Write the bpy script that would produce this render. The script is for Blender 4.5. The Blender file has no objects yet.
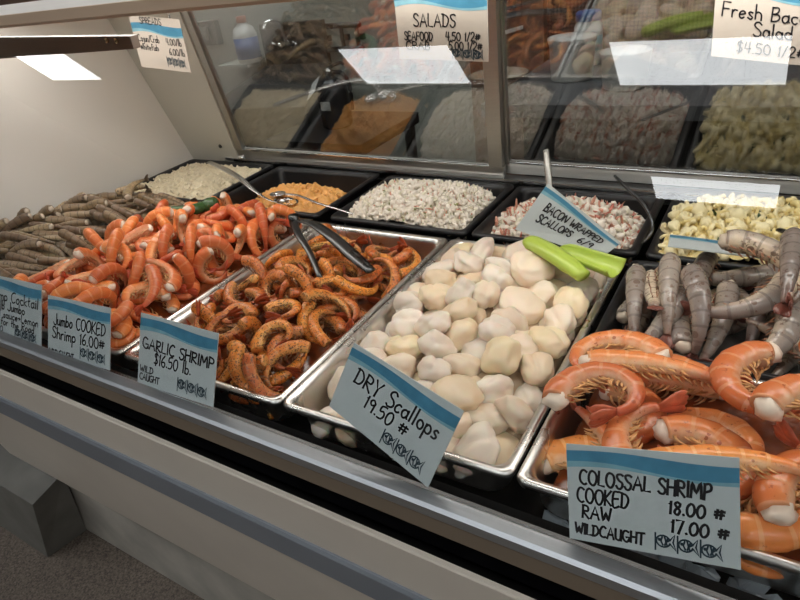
import bpy, bmesh, math, random
import numpy as np
from mathutils import Vector, Matrix, Euler, noise

random.seed(7); rng = np.random.default_rng(11)
PI = math.pi
SC = bpy.context.scene
COL = SC.collection

# ------------------------------------------------------------------ materials
def s(r, g, b):
    f = lambda c: (c/255/12.92) if c/255 <= .04045 else ((c/255+.055)/1.055)**2.4
    return (f(r), f(g), f(b), 1.0)

class Mat:
    def __init__(self, name):
        self.m = bpy.data.materials.new(name); self.m.use_nodes = True
        self.nt = self.m.node_tree; self.N = self.nt.nodes; self.L = self.nt.links
        self.b = self.N['Principled BSDF']; self.out = self.N['Material Output']
    def n(self, t, **kw):
        nd = self.N.new('ShaderNode' + t)
        for k, v in kw.items(): setattr(nd, k, v)
        return nd
    def link(self, a, b): self.L.new(a, b)
    def set(self, **kw):
        names = dict(color='Base Color', rough='Roughness', metal='Metallic', ior='IOR', sss='Subsurface Weight',
                     emit='Emission Color', estr='Emission Strength', coat='Coat Weight', coatr='Coat Roughness', spec='Specular IOR Level', sscale='Subsurface Scale')
        for k, v in kw.items(): self.b.inputs[names[k]].default_value = v
        return self
    def coord(self, kind='Object'):
        return self.n('TexCoord').outputs[kind]
    def noise(self, vec, scale, detail=3, rough=.5):
        t = self.n('TexNoise'); t.inputs['Scale'].default_value = scale; t.inputs['Detail'].default_value = detail; t.inputs['Roughness'].default_value = rough
        if vec is not None: self.link(vec, t.inputs['Vector'])
        return t.outputs['Fac']
    def ramp(self, fac, stops):
        r = self.n('ValToRGB'); e = r.color_ramp.elements
        while len(e) < len(stops): e.new(.5)
        for el, (p, c) in zip(e, stops): el.position = p; el.color = c if len(c) == 4 else (*c, 1)
        self.link(fac, r.inputs['Fac']); return r.outputs['Color']
    def mix(self, fac, a, b, mode='MIX'):
        m = self.n('Mix', data_type='RGBA', blend_type=mode)
        for i, v in ((0, fac), (6, a), (7, b)):
            if hasattr(v, 'links'): self.link(v, m.inputs[i])
            else: m.inputs[i].default_value = v
        return m.outputs[2]
    def math(self, op, a, b=None, c=None):
        m = self.n('Math', operation=op)
        for i, v in enumerate((a, b, c)):
            if v is None: continue
            if hasattr(v, 'links'): self.link(v, m.inputs[i])
            else: m.inputs[i].default_value = v
        return m.outputs[0]
    def base(self, c): self.link(c, self.b.inputs['Base Color'])
    def bump(self, h, strength=.3, dist=.002):
        bp = self.n('Bump'); bp.inputs['Strength'].default_value = strength; bp.inputs['Distance'].default_value = dist
        self.link(h, bp.inputs['Height']); self.link(bp.outputs['Normal'], self.b.inputs['Normal'])

def plain(name, c, rough=.5, metal=0, var=.12, scale=20, bump=0, coat=0, spec=.5):
    m = Mat(name).set(rough=rough, metal=metal, coat=coat, spec=spec)
    f = m.noise(m.coord(), scale, 4)
    d = tuple(x*(1-var) for x in c[:3]); l = tuple(min(1, x*(1+var)) for x in c[:3])
    m.base(m.ramp(f, [(.3, d), (.7, l)]))
    if bump: m.bump(f, bump)
    return m.m

def steel(name, c, rough=.28, stretch=(2, 60, 60)):
    m = Mat(name).set(metal=1.0)
    mp = m.n('Mapping'); mp.inputs['Scale'].default_value = stretch; m.link(m.coord(), mp.inputs['Vector'])
    f = m.noise(mp.outputs[0], 8, 4); f2 = m.noise(m.coord(), 9, 4)
    m.base(m.ramp(f, [(.2, tuple(x*.86 for x in c[:3])), (.8, c[:3])]))
    m.link(m.math('ADD', m.math('MULTIPLY', f2, .16), rough-.08), m.b.inputs['Roughness'])
    return m.m

def glass(name, tint, f0, grey=0):
    m = Mat(name); m.N.remove(m.b)
    tr = m.n('BsdfTransparent'); tr.inputs[0].default_value = (*tint, 1)
    gl = m.n('BsdfGlossy'); gl.inputs['Roughness'].default_value = 0.0; gl.inputs[0].default_value = (1, 1, 1, 1)
    lw = m.n('LayerWeight'); lw.inputs[0].default_value = .5
    f = m.math('ADD', m.math('MULTIPLY', m.math('POWER', lw.outputs['Facing'], 5.0), 1-f0), f0)
    mx = m.n('MixShader'); m.link(f, mx.inputs[0]); m.link(tr.outputs[0], mx.inputs[1]); m.link(gl.outputs[0], mx.inputs[2])
    m.link(mx.outputs[0], m.out.inputs[0]); return m.m

def emitter(name, c, st):
    m = Mat(name).set(color=(.8, .8, .8, 1), emit=(*c, 1), estr=st); return m.m

def shrimp_mat(name, back, side, belly, band, spots=None, spot_c=None, spot_amt=.5, rough=.35, mott=.5, sss=.08, tip=None, spk=(1.3, .64), vr=.5):
    m = Mat(name).set(rough=rough, sss=sss, sscale=.01)
    at = m.n('Attribute', attribute_name='pt'); sp = m.n('SeparateColor'); m.link(at.outputs['Color'], sp.inputs[0])
    t, dor = sp.outputs[0], sp.outputs[1]
    oi = m.n('ObjectInfo'); rnd = oi.outputs['Random']
    vm = m.n('VectorMath', operation='ADD'); m.link(m.coord(), vm.inputs[0])
    cb = m.n('CombineXYZ'); m.link(m.math('MULTIPLY', rnd, 9.0), cb.inputs[0]); m.link(m.math('MULTIPLY', rnd, 5.0), cb.inputs[1]); m.link(cb.outputs[0], vm.inputs[1])
    v = vm.outputs[0]
    nz = m.noise(v, 60, 4, .6)
    d2 = m.math('ADD', dor, m.math('MULTIPLY', m.math('SUBTRACT', nz, .5), mott))
    c = m.ramp(d2, [(.0, belly), (.35, side), (.8, back)])
    fr = m.math('FRACT', m.math('MULTIPLY', t, 7.0))
    bf = m.math('MULTIPLY', m.math('LESS_THAN', m.math('ABSOLUTE', m.math('SUBTRACT', fr, .06)), .1), .55)
    c = m.mix(bf, c, band)
    if tip: c = m.mix(m.math('MULTIPLY', m.math('SMOOTH_MIN', m.math('MULTIPLY', m.math('MAXIMUM', m.math('SUBTRACT', t, .72), 0.0), 3.4), 1.0, .1), .8), c, tip)
    if spots:
        vo = m.n('TexVoronoi'); vo.inputs['Scale'].default_value = spots; m.link(v, vo.inputs['Vector'])
        lo = m.noise(v, spots*.22, 3)
        fine = m.noise(v, spots*spk[0], 4, .7)
        sf = m.math('MULTIPLY', m.math('MAXIMUM', m.math('MULTIPLY', m.math('LESS_THAN', vo.outputs['Distance'], .22), m.math('GREATER_THAN', lo, 1-spot_amt)), m.math('GREATER_THAN', fine, spk[1])), .85)
        c = m.mix(sf, c, spot_c)
    hv = m.n('HueSaturation'); m.link(c, hv.inputs['Color'])
    m.link(m.math('ADD', m.math('MULTIPLY', rnd, vr), 1-vr*.5), hv.inputs['Value'])
    m.link(m.math('ADD', m.math('MULTIPLY', rnd, .02), .49), hv.inputs['Hue'])
    m.base(hv.outputs[0]); m.bump(nz, .25, .0015)
    return m.m

M = {}
M['steel'] = steel('brushed_pan_steel', (.74, .72, .69))
M['utensil'] = steel('polished_steel', (.78, .78, .78), .16)
M['darksteel'] = steel('dark_worn_steel', (.10, .10, .10), .28)
M['alu'] = steel('brushed_aluminium', (.50, .525, .55), .42)
M['framealu'] = steel('bronze_grey_aluminium', (.50, .49, .46), .42)
M['black'] = plain('black_tray_plastic', s(22, 22, 25), .32, var=.3)
M['well'] = plain('black_well_liner', s(14, 14, 16), .22, var=.4)
M['whitepanel'] = plain('white_painted_end_panel', s(236, 231, 224), .25, var=.02, scale=3, coat=.3)
M['jamb'] = plain('grey_painted_jamb', s(196, 193, 182), .35, var=.02, scale=4)
M['frontpanel'] = plain('cream_enamel_front_panel', s(214, 204, 190), .36, var=.05, scale=5)
M['tan'] = plain('tan_rail_face', s(122, 107, 90), .45, var=.06, scale=6)
M['beam'] = plain('beige_beam_enamel', s(206, 180, 154), .4, var=.04, scale=4)
M['beamtop'] = plain('pale_beam_top', s(226, 220, 212), .35, var=.03, scale=4)
M['bumper'] = plain('grey_vinyl_bumper', s(122, 127, 134), .42, var=.05, scale=8)
M['brown'] = plain('dark_brown_bar', s(118, 103, 92), .4, var=.08, scale=12)
M['brass'] = steel('brass_screw', (.75, .6, .35), .25)
M['kickcover'] = plain('dark_kick_cover', s(112, 110, 104), .6, var=.2, scale=9)
M['kick'] = plain('stained_kick_plate', s(170, 165, 155), .6, var=.25, scale=7)
M['darkseam'] = plain('dark_seam', s(20, 18, 17), .7)
M['glass_f'] = glass('clear_front_glass', (.985, .99, .985), .031)
M['glass_r'] = glass('coated_rear_glass', (.88, .89, .88), .17)
M['cardshade'] = plain('shade_tinted_laminated_card', s(200, 209, 210), .25, var=.03, scale=9, coat=.3)  # white card with the bluish shade at the front put into its colour
M['cardlit'] = plain('warm_lit_laminated_card', s(204, 194, 182), .3, var=.02, scale=9)  # same white card, warm light on the hanging ones put into its colour
M['wave'] = plain('blue_wave_print', s(76, 138, 168), .3, var=.12, scale=60)
M['wavepale'] = plain('pale_blue_wave_print', s(132, 178, 192), .3, var=.1, scale=60)
M['ink'] = plain('black_marker_ink', s(18, 18, 24), .5)
M['inkfish'] = plain('printed_fish_ink', s(40, 62, 74), .5)
M['limegreen'] = plain('lime_green_plastic', s(180, 202, 84), .3, var=.04)
M['darkgreen'] = plain('dark_green_plastic', s(62, 92, 52), .22, var=.06)
M['rubber'] = plain('black_rubber', s(20, 20, 20), .5)
M['tub'] = plain('white_tub_plastic', s(212, 212, 208), .35, var=.02)
M['tublid'] = plain('blue_lid_plastic', s(60, 96, 150), .35)
M['wallgrey'] = plain('grey_green_wall_paint', s(172, 174, 164), .6, var=.04, scale=3)
M['wallbrown'] = plain('brown_wall_paint', s(126, 100, 84), .7, var=.15, scale=4)
M['roomwall'] = plain('cream_shop_wall', s(120, 114, 106), .7, var=.04, scale=2)
M['ceil'] = plain('white_ceiling_tile', s(150, 147, 140), .8, var=.03, scale=4)
M['counter'] = plain('grey_counter_laminate', s(92, 92, 94), .3, var=.08, scale=9)
M['sinkdark'] = plain('dark_worn_sink_steel', s(64, 60, 56), .4, var=.2, scale=6)
M['sinksteel'] = steel('sink_steel', (.22, .21, .195), .4)
M['ledbar'] = emitter('warm_light_tube', (1.0, .965, .91), 9.8)
M['troffer'] = emitter('cool_ceiling_diffuser', (.95, .98, 1.0), 9.5)
M['orange_plastic'] = plain('orange_hose_rubber', s(150, 88, 50), .5)

# speckled vinyl floor
m = Mat('speckled_beige_floor').set(rough=.55)
v = m.coord(); a = m.noise(v, 210, 2, .6); b = m.noise(v, 6, 3)
m.base(m.mix(m.math('MULTIPLY', b, .4), m.ramp(a, [(.32, s(66, 58, 52)), (.5, s(110, 99, 89)), (.7, s(140, 128, 116))]), s(80, 70, 62)))
m.bump(a, .2, .001); M['floor'] = m.m

# seafood
M['jumbo'] = shrimp_mat('cooked_shrimp_shell', s(224, 118, 62), s(230, 138, 82), s(240, 188, 146), s(242, 170, 120), sss=.12, rough=.28, tip=s(208, 100, 62))
M['jumbo_tail'] = plain('cooked_tail_shell', s(204, 84, 52), .3, var=.2, scale=90)
M['meat'] = plain('white_shrimp_meat', s(240, 220, 200), .35, var=.08, scale=70, bump=.3)
M['garlic'] = shrimp_mat('herb_speckled_shell', s(208, 116, 46), s(220, 134, 60), s(222, 166, 100), s(232, 168, 100), 190, s(44, 28, 14), .58, .3, .9, tip=s(158, 76, 40), spk=(1.5, .57), vr=.45)
M['garlic_leg'] = plain('dark_gold_leg_shell', s(120, 74, 34), .4, var=.4, scale=80)
M['garlic_tail'] = plain('browned_tail_shell', s(158, 66, 30), .35, var=.4, scale=90)
M['colossal'] = shrimp_mat('big_cooked_shell', s(222, 124, 66), s(230, 142, 84), s(240, 198, 158), s(242, 178, 128), 90, s(176, 92, 54), .42, .25, .7, sss=.12, tip=s(204, 96, 60))
M['colossal_tail'] = plain('rosy_tail_shell', s(206, 108, 76), .3, var=.3, scale=60)
M['colossal_leg'] = plain('golden_leg_shell', s(206, 152, 96), .35, var=.35, scale=80)
M['rawl'] = shrimp_mat('raw_striped_shell', s(128, 104, 78), s(160, 136, 106), s(192, 168, 136), s(72, 56, 42), 90, s(86, 72, 58), .45, .3, .8, sss=.05, tip=s(92, 76, 60))
M['rawl_tail'] = plain('raw_brown_tail', s(104, 88, 70), .35, var=.3, scale=80)
M['rawr'] = shrimp_mat('raw_grey_shell', s(142, 130, 122), s(192, 174, 156), s(218, 198, 174), s(104, 92, 86), 45, s(112, 90, 78), .56, .18, .8, sss=.08, tip=s(120, 88, 74), spk=(2.2, .60), vr=.65)
M['rawr_tail'] = plain('raw_reddish_tail', s(112, 62, 50), .3, var=.4, scale=60)
M['rawr_leg'] = plain('raw_amber_leg', s(150, 104, 76), .35, var=.4, scale=70)
M['rawmeat'] = plain('raw_shrimp_meat', s(206, 190, 170), .25, var=.1, scale=60)
def scallop_mat(name, a, b):
    m = Mat(name).set(rough=.34, sss=.2, sscale=.02)
    oi = m.n('ObjectInfo'); v = m.coord()
    c = m.mix(m.noise(v, 28, 4), a, b)
    hv = m.n('HueSaturation'); m.link(c, hv.inputs['Color']); m.link(m.math('ADD', m.math('MULTIPLY', oi.outputs['Random'], .2), .86), hv.inputs['Value'])
    m.base(hv.outputs[0]); m.bump(m.noise(v, 50, 4), .25, .002); return m.m
M['scal'] = [scallop_mat('ivory_scallop', s(240, 224, 204), s(232, 208, 180)), scallop_mat('milky_scallop', s(240, 228, 214), s(230, 212, 192)),
             scallop_mat('peach_scallop', s(238, 218, 190), s(230, 204, 170)), scallop_mat('yellow_scallop', s(236, 210, 164), s(238, 222, 194))]
M['sauce'] = plain('orange_oil_sauce', s(120, 56, 22), .2, var=.4, scale=40)
M['juice'] = plain('pale_scallop_liquor', s(196, 172, 144), .2, var=.1, scale=30)
M['ice'] = Mat('crushed_ice').set(color=s(150, 158, 164), rough=.18, sss=.0, ior=1.31).m
M['greyice'] = plain('grey_ice_melt', s(78, 76, 74), .25, var=.4, scale=30)

# ------------------------------------------------------------------ objects
def mesh_obj(name, verts, faces, mats, parent=None, smooth=False, fmat=None, loc=(0, 0, 0)):
    me = bpy.data.meshes.new(name); me.from_pydata([tuple(v) for v in verts], [], faces)
    for m_ in (mats if isinstance(mats, (list, tuple)) else [mats]): me.materials.append(m_)
    if fmat is not None: me.polygons.foreach_set('material_index', fmat)
    if smooth: me.polygons.foreach_set('use_smooth', [True]*len(me.polygons))
    me.update()
    o = bpy.data.objects.new(name, me); COL.objects.link(o); o.location = loc
    if parent is not None: o.parent = parent
    return o

def bm_obj(name, bm, mat, parent=None, smooth=False, loc=(0, 0, 0), bevel=0, recalc=True):
    if recalc: bmesh.ops.recalc_face_normals(bm, faces=bm.faces)
    if bevel: bmesh.ops.bevel(bm, geom=list(bm.edges), offset=bevel, segments=2, affect='EDGES', profile=.7, clamp_overlap=True)
    me = bpy.data.meshes.new(name); bm.to_mesh(me); bm.free()
    for m_ in (mat if isinstance(mat, (list, tuple)) else [mat]): me.materials.append(m_)
    if smooth: me.polygons.foreach_set('use_smooth', [True]*len(me.polygons))
    o = bpy.data.objects.new(name, me); COL.objects.link(o); o.location = loc
    if parent is not None: o.parent = parent
    return o

def empty(name, loc=(0, 0, 0), rz=0):
    o = bpy.data.objects.new(name, None); COL.objects.link(o); o.location = loc; o.rotation_euler = (0, 0, rz); o.empty_display_size = .02; return o

def tag(o, label, cat, group=None, kind=None):
    o['label'] = label; o['category'] = cat
    if group: o['group'] = group
    if kind: o['kind'] = kind
    return o
def struct(o): o['kind'] = 'structure'; return o

def add_box(bm, x0, x1, y0, y1, z0, z1):
    vs = [bm.verts.new(p) for p in ((x0,y0,z0),(x1,y0,z0),(x1,y1,z0),(x0,y1,z0),(x0,y0,z1),(x1,y0,z1),(x1,y1,z1),(x0,y1,z1))]
    for f in ((0,3,2,1),(4,5,6,7),(0,1,5,4),(1,2,6,5),(2,3,7,6),(3,0,4,7)): bm.faces.new([vs[i] for i in f])
    return vs
def box(name, b, mat, parent=None, bevel=.002, off=(0, 0, 0)):
    bm = bmesh.new(); add_box(bm, b[0]-off[0], b[1]-off[0], b[2]-off[1], b[3]-off[1], b[4]-off[2], b[5]-off[2]); return bm_obj(name, bm, mat, parent, bevel=bevel)
def hexa(name, P, mat, parent=None, bevel=.0015):           # 8 corners: bottom loop 4, top loop 4
    bm = bmesh.new(); vs = [bm.verts.new(p) for p in P]
    for f in ((0,3,2,1),(4,5,6,7),(0,1,5,4),(1,2,6,5),(2,3,7,6),(3,0,4,7)): bm.faces.new([vs[i] for i in f])
    return bm_obj(name, bm, mat, parent, bevel=bevel)
def extrude_x(name, prof, x0, x1, mat, parent=None, off=(0, 0, 0), bevel=0):   # closed (y,z) profile
    bm = bmesh.new(); a = [bm.verts.new((x0-off[0], y-off[1], z-off[2])) for y, z in prof]; b = [bm.verts.new((x1-off[0], y-off[1], z-off[2])) for y, z in prof]
    n = len(prof); bm.faces.new(a); bm.faces.new(b[::-1])
    for i in range(n): bm.faces.new((a[i], b[i], b[(i+1) % n], a[(i+1) % n]))
    return bm_obj(name, bm, mat, parent, bevel=bevel)

def tube(bm, pts, rad, n=10, flat=1.0, up=Vector((0, 0, 1))):
    pts = [Vector(p) for p in pts]; rings = []
    rs = rad if isinstance(rad, (list, tuple)) else [rad]*len(pts)
    for i, p in enumerate(pts):
        d = (pts[min(i+1, len(pts)-1)]-pts[max(i-1, 0)]).normalized()
        sx = d.cross(up); sx = sx.normalized() if sx.length > 1e-4 else Vector((1, 0, 0)); sy = sx.cross(d).normalized()
        rings.append([bm.verts.new(p+sx*math.cos(2*PI*k/n)*rs[i]+sy*math.sin(2*PI*k/n)*rs[i]*flat) for k in range(n)])
    for a, b in zip(rings, rings[1:]):
        for k in range(n): bm.faces.new((a[k], a[(k+1) % n], b[(k+1) % n], b[k]))
    bm.faces.new(rings[0][::-1]); bm.faces.new(rings[-1])
def smooth_path(pts, k=6):
    P = [Vector(p) for p in pts]; P = [P[0]*2-P[1]]+P+[P[-1]*2-P[-2]]; out = []
    for i in range(1, len(P)-2):
        for j in range(k):
            t = j/k; a, b, c, d = P[i-1:i+3]
            out.append(.5*((2*b)+(c-a)*t+(2*a-5*b+4*c-d)*t*t+(3*b-a-3*c+d)*t**3))
    return out+[P[-2]]
def lathe(bm, prof, n=28, c=(0, 0, 0)):
    rings = [[bm.verts.new((c[0]+r*math.cos(2*PI*k/n), c[1]+r*math.sin(2*PI*k/n), c[2]+z)) for k in range(n)] for r, z in prof]
    for a, b in zip(rings, rings[1:]):
        for k in range(n): bm.faces.new((a[k], a[(k+1) % n], b[(k+1) % n], b[k]))
    bm.faces.new(rings[0][::-1]); bm.faces.new(rings[-1])

# ------------------------------------------------------------------ camera (solved from the pan rims)
cam = bpy.data.cameras.new('camera'); co = bpy.data.objects.new('camera', cam); COL.objects.link(co)
Rx, Ry, Rz = (.85983954, .49558232, -.12277678), (.16017709, -.49017006, -.85678271), (-.48478786, .71702962, -.50084853)
CAM = Vector((.849767858, -.44619463, .517339789))
co.matrix_world = Matrix(((Rx[0], -Ry[0], -Rz[0], CAM[0]), (Rx[1], -Ry[1], -Rz[1], CAM[1]), (Rx[2], -Ry[2], -Rz[2], CAM[2]), (0, 0, 0, 1)))
cam.sensor_width = 36; cam.lens = 619.775/800*36; cam.clip_start = .02
SC.camera = co

# ------------------------------------------------------------------ case frame
CA = -.022; FLOOR = -.85
def c2w(p):
    x, y = p[0]-.3, p[1]
    return Vector((.3+x*math.cos(CA)-y*math.sin(CA), x*math.sin(CA)+y*math.cos(CA), p[2]))
ORG = (.3, 0, FLOOR)
case = tag(empty('display_case', ORG, CA), 'glass-fronted refrigerated seafood display case holding the pans of shellfish', 'display case')
XL, XR = -.755, 1.75
gy = lambda z: -.052+.4208*z            # front glass
ry = lambda z: .838-.26*z               # rear doors
def cbox(name, b, mat, parent=None, bevel=.002): return box(name, b, mat, case if parent is None else parent, bevel, ORG)
def cext(name, prof, mat, x0=XL, x1=XR, parent=None, bevel=0): return extrude_x(name, prof, x0, x1, mat, case if parent is None else parent, ORG, bevel)
def chexa(name, P, mat, parent=None, bevel=.0015): return hexa(name, [tuple(Vector(p)-Vector(ORG)) for p in P], mat, case if parent is None else parent, bevel)

# well (open black tub under the pans)
WZ = -.078
cext('well', [(-.046, -.006), (-.046, WZ-.012), (.86, WZ-.012), (.86, .004), (.842, .004), (.842, WZ), (-.034, WZ), (-.034, -.006)], M['well'])
cbox('pan_support', (XL+.01, XR, .536, .543, -.07, -.006), M['black'])
# rail and front
cext('front_rail', [(-.045, -.012), (-.045, .002), (-.048, .004), (-.062, .003), (-.066, .0), (-.066, -.012)], M['alu'])
cext('rail_face', [(-.048, -.012), (-.064, -.012), (-.062, -.042), (-.05, -.042)], M['tan'])
cext('recess', [(-.02, -.01), (-.034, -.10), (-.03, -.14), (.01, -.14), (.01, -.10), (-.01, -.09)], M['darkseam'])
cext('upper_panel', [(-.078, -.065), (-.080, -.068), (-.073, -.152), (-.066, -.152), (-.073, -.065)], M['frontpanel'])
cext('bumper', [(-.068, -.150), (-.076, -.152), (-.079, -.157), (-.073, -.212), (-.066, -.222), (-.05, -.20)], M['bumper'])
cext('lower_panel', [(-.060, -.222), (-.064, -.228), (-.008, -.515), (.0, -.525), (.02, -.525), (-.04, -.222)], M['frontpanel'])
cext('panel_seam', [(.0, -.525), (.006, -.535), (.02, -.535), (.02, -.525)], M['darkseam'])
cext('kick_plate', [(.030, -.53), (.046, -.846), (.07, -.846), (.06, -.53)], M['kick'])
cext('carcass', [(.065, -.53), (.065, -.848), (.80, -.848), (.86, -.10), (.02, -.10), (.012, -.16)], M['darkseam'])
# protruding kick cover at left
chexa('kick_cover', [(-1.6, -.066, -.85), (-.724, -.066, -.85), (-.705, .046, -.85), (-1.6, .046, -.85), (-1.6, -.070, -.56), (-.575, -.070, -.56), (-.57, .02, -.535), (-1.6, .02, -.535)], M['kickcover'])
# end panel (white, leaning slightly outward)
def ex(z): return XL-.10*z
P = []
for z, w in ((WZ, .0), (.485, .0)):
    x = ex(z); P += [(x-.03, gy(z)-.01, z), (x, gy(z)-.01, z), (x, ry(z)+.02, z), (x-.03, ry(z)+.02, z)]
chexa('end_panel', P, M['whitepanel'])
# roof, beam, light tube
cext('roof', [(.150, .490), (.150, .486), (.712, .482), (.712, .490)], M['beamtop'], XL-1.2, XR)
cext('front_beam', [(.138, .490), (.138, .476), (.142, .472), (.165, .472), (.165, .4865), (.15, .490)], M['beam'], XL-1.2, XR, bevel=.001)
cext('light_housing', [(.33, .4845), (.33, .476), (.43, .476), (.43, .4845)], M['beamtop'], XL, XR)
cext('light_tube', [(.345, .476), (.345, .468), (.415, .468), (.415, .476)], M['ledbar'], XL+.02, XR)
# rear jamb and doors: quads in the leaning rear plane
def rquad(name, bl, br, tl, tr, zb, zt, mat, d0, d1, parent=None, bevel=.0015):
    f = lambda x, z, d: (x, ry(z)+d, z+d*.26)
    return chexa(name, [f(bl, zb, d0), f(br, zb, d0), f(br, zb, d1), f(bl, zb, d1), f(tl, zt, d0), f(tr, zt, d0), f(tr, zt, d1), f(tl, zt, d1)], mat, parent, bevel)
ZT = .482
rquad('rear_jamb', -.755, -.553, -.80, -.497, -.02, ZT, M['jamb'], -.004, .03)
b_ = bmesh.new()
lathe(b_, [(.006, 0), (.006, .003), (.003, .004)], 12)
sc_ = bm_obj('jamb_screw', b_, M['darksteel'], case, loc=Vector((-.60, ry(.05)-.004, .05))-Vector(ORG)); sc_.rotation_euler = (PI/2, 0, 0)
cext('rear_track', [(.842, -.02), (.842, .004), (.826, .006), (.826, .012), (.846, .012), (.862, .012), (.87, .0), (.87, -.02)], M['alu'], -.60, XR)
cext('track_lip', [(.822, .006), (.822, .014), (.827, .014), (.827, .006)], M['utensil'], -.56, XR)
def door(xb0, xb1, xt0, xt1, dd, sw):
    d = empty('sliding_door', (0, 0, 0)); d.parent = case
    z0, z1 = .012, ZT
    it = lambda a, b, z: a+(b-a)*(z-z0)/(z1-z0)
    zg = .040
    rquad('bottom_rail', xb0, xb1, it(xb0, xt0, zg), it(xb1, xt1, zg), z0, zg, M['framealu'], dd, dd+.016, d)
    rquad('stile', xb0, xb0+sw, xt0, xt0+sw*.7, zg, z1, M['framealu'], dd, dd+.016, d)
    rquad('stile', xb1-sw, xb1, xt1-sw, xt1, zg, z1, M['framealu'], dd, dd+.016, d)
    g = rquad('pane', xb0+sw-.004, xb1-sw+.004, xt0+sw*.7-.004, xt1-sw+.004, zg-.003, z1, M['glass_r'], dd+.005, dd+.010, d, 0)
    rquad('gasket', xb0+sw, xb1-sw, it(xb0, xt0, zg+.004)+sw, it(xb1, xt1, zg+.004)-sw, zg, zg+.004, M['utensil'], dd-.001, dd+.004, d, .0005)
    return d
door(-.553, .300, -.497, .352, .0, .034)
door(.285, 1.02, .335, 1.06, .020, .022)
door(1.0, 1.75, 1.04, 1.75, .0, .034)
b_ = bmesh.new(); lathe(b_, [(.007, 0), (.008, .004), (.008, .016), (.006, .018)], 14)
rl = bm_obj('door_roller', b_, M['utensil'], case, loc=Vector((-.525, .815, .022))-Vector(ORG)); rl.rotation_euler = (0, PI/2, 0)
# front glass
chexa('front_glass', [(XL-.02, gy(.0), .0), (XR, gy(.0), .0), (XR, gy(.0)+.005, .0), (XL-.02, gy(.0)+.005, .0), (XL-.02, gy(.48), .48), (XR, gy(.48), .48), (XR, gy(.48)+.005, .48), (XL-.02, gy(.48)+.005, .48)], M['glass_f'], None, 0)
# brown bar fixed to the end panel, with two brass screws
bar = chexa('bracket_bar', [(ex(.40), .296, .400), (-.14, .296, .409), (-.14, .312, .409), (ex(.40), .312, .400), (ex(.45), .296, .452), (-.14, .296, .430), (-.14, .312, .430), (ex(.45), .312, .452)], M['brown'], bevel=.0012)
for q, (x, z) in enumerate(((-.205, .4255), (-.178, .424))):
    b_ = bmesh.new(); lathe(b_, [(.0045-.001*q, 0), (.0045, .003), (.002, .0045)], 10)
    sc_ = bm_obj('bar_screw', b_, M['brass'], bar, loc=Vector((x, .296, z))-Vector(ORG)); sc_.rotation_euler = (PI/2, 0, 0)

# ------------------------------------------------------------------ room
struct(box('floor', (-11, 6, -9, 3.2, FLOOR-.1, FLOOR), M['floor'], bevel=0))
struct(box('ceiling', (-11, 6, -9, 3.2, 3.2, 3.3), M['ceil'], bevel=0))
struct(box('wall_back', (-11, 6, 2.6, 2.7, FLOOR, 3.2), M['wallbrown'], bevel=0))
struct(box('wall_left', (-11.1, -11, -9, 3.2, FLOOR, 3.2), M['roomwall'], bevel=0))
struct(box('wall_right', (6, 6.1, -9, 3.2, FLOOR, 3.2), M['roomwall'], bevel=0))
struct(box('wall_front', (-11, 6, -9.1, -9, FLOOR, 3.2), M['roomwall'], bevel=0))
struct(box('wall_partition', (-2.6, -.25, 1.95, 2.05, FLOOR, 1.4), M['wallgrey'], bevel=0))
TR = [(-8.15, -3.80, 'far left ceiling light above the shop aisle'), (-2.51, -3.93, 'second ceiling light along the aisle in front of the case'), (.10, -3.97, 'ceiling light straight across the aisle from the scallop pan'), (.18, -6.3, 'ceiling light in the second row, furthest from the case'),
      (.10, -1.6, 'added fill light on the ceiling nearest the case, above where the photo is taken'), (-2.51, -1.6, 'added fill light over the left end of the aisle, nearer the case'), (2.75, -1.6, 'added fill light over the right end of the aisle, nearer the case'),  # this row is unseen, added to brighten the aisle side
      (.10, 1.5, 'added fill light over the preparation room behind the case'), (-2.51, 1.5, 'added fill light over the left part of the preparation room'), (-1.2, 1.5, 'added fill light over the sink in the preparation room'), (1.4, 1.5, 'added fill light over the right part of the preparation room'), (5.2, -1.6, 'added fill light near the right shop wall'), (5.2, -3.95, 'added fill light near the right shop wall, second row'), (2.75, -3.95, 'added fill light at the right end of the aisle row')]  # unseen too: added to lift the preparation room and the right of the aisle
for x, y, lb in TR:
    r = tag(empty('ceiling_light', c2w((x, y, 3.2)), CA), lb, 'ceiling light', 'recessed ceiling lights over the aisle')
    box('diffuser', (-.61, .61, -.3, .3, -.02, -.008), M['troffer'], r, 0)
    bm = bmesh.new()
    for b in ((-.64, .64, -.33, -.3, -.03, 0), (-.64, .64, .3, .33, -.03, 0), (-.64, -.61, -.3, .3, -.03, 0), (.61, .64, -.3, .3, -.03, 0)): add_box(bm, *b)
    bm_obj('frame', bm, M['ceil'], r)

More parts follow.
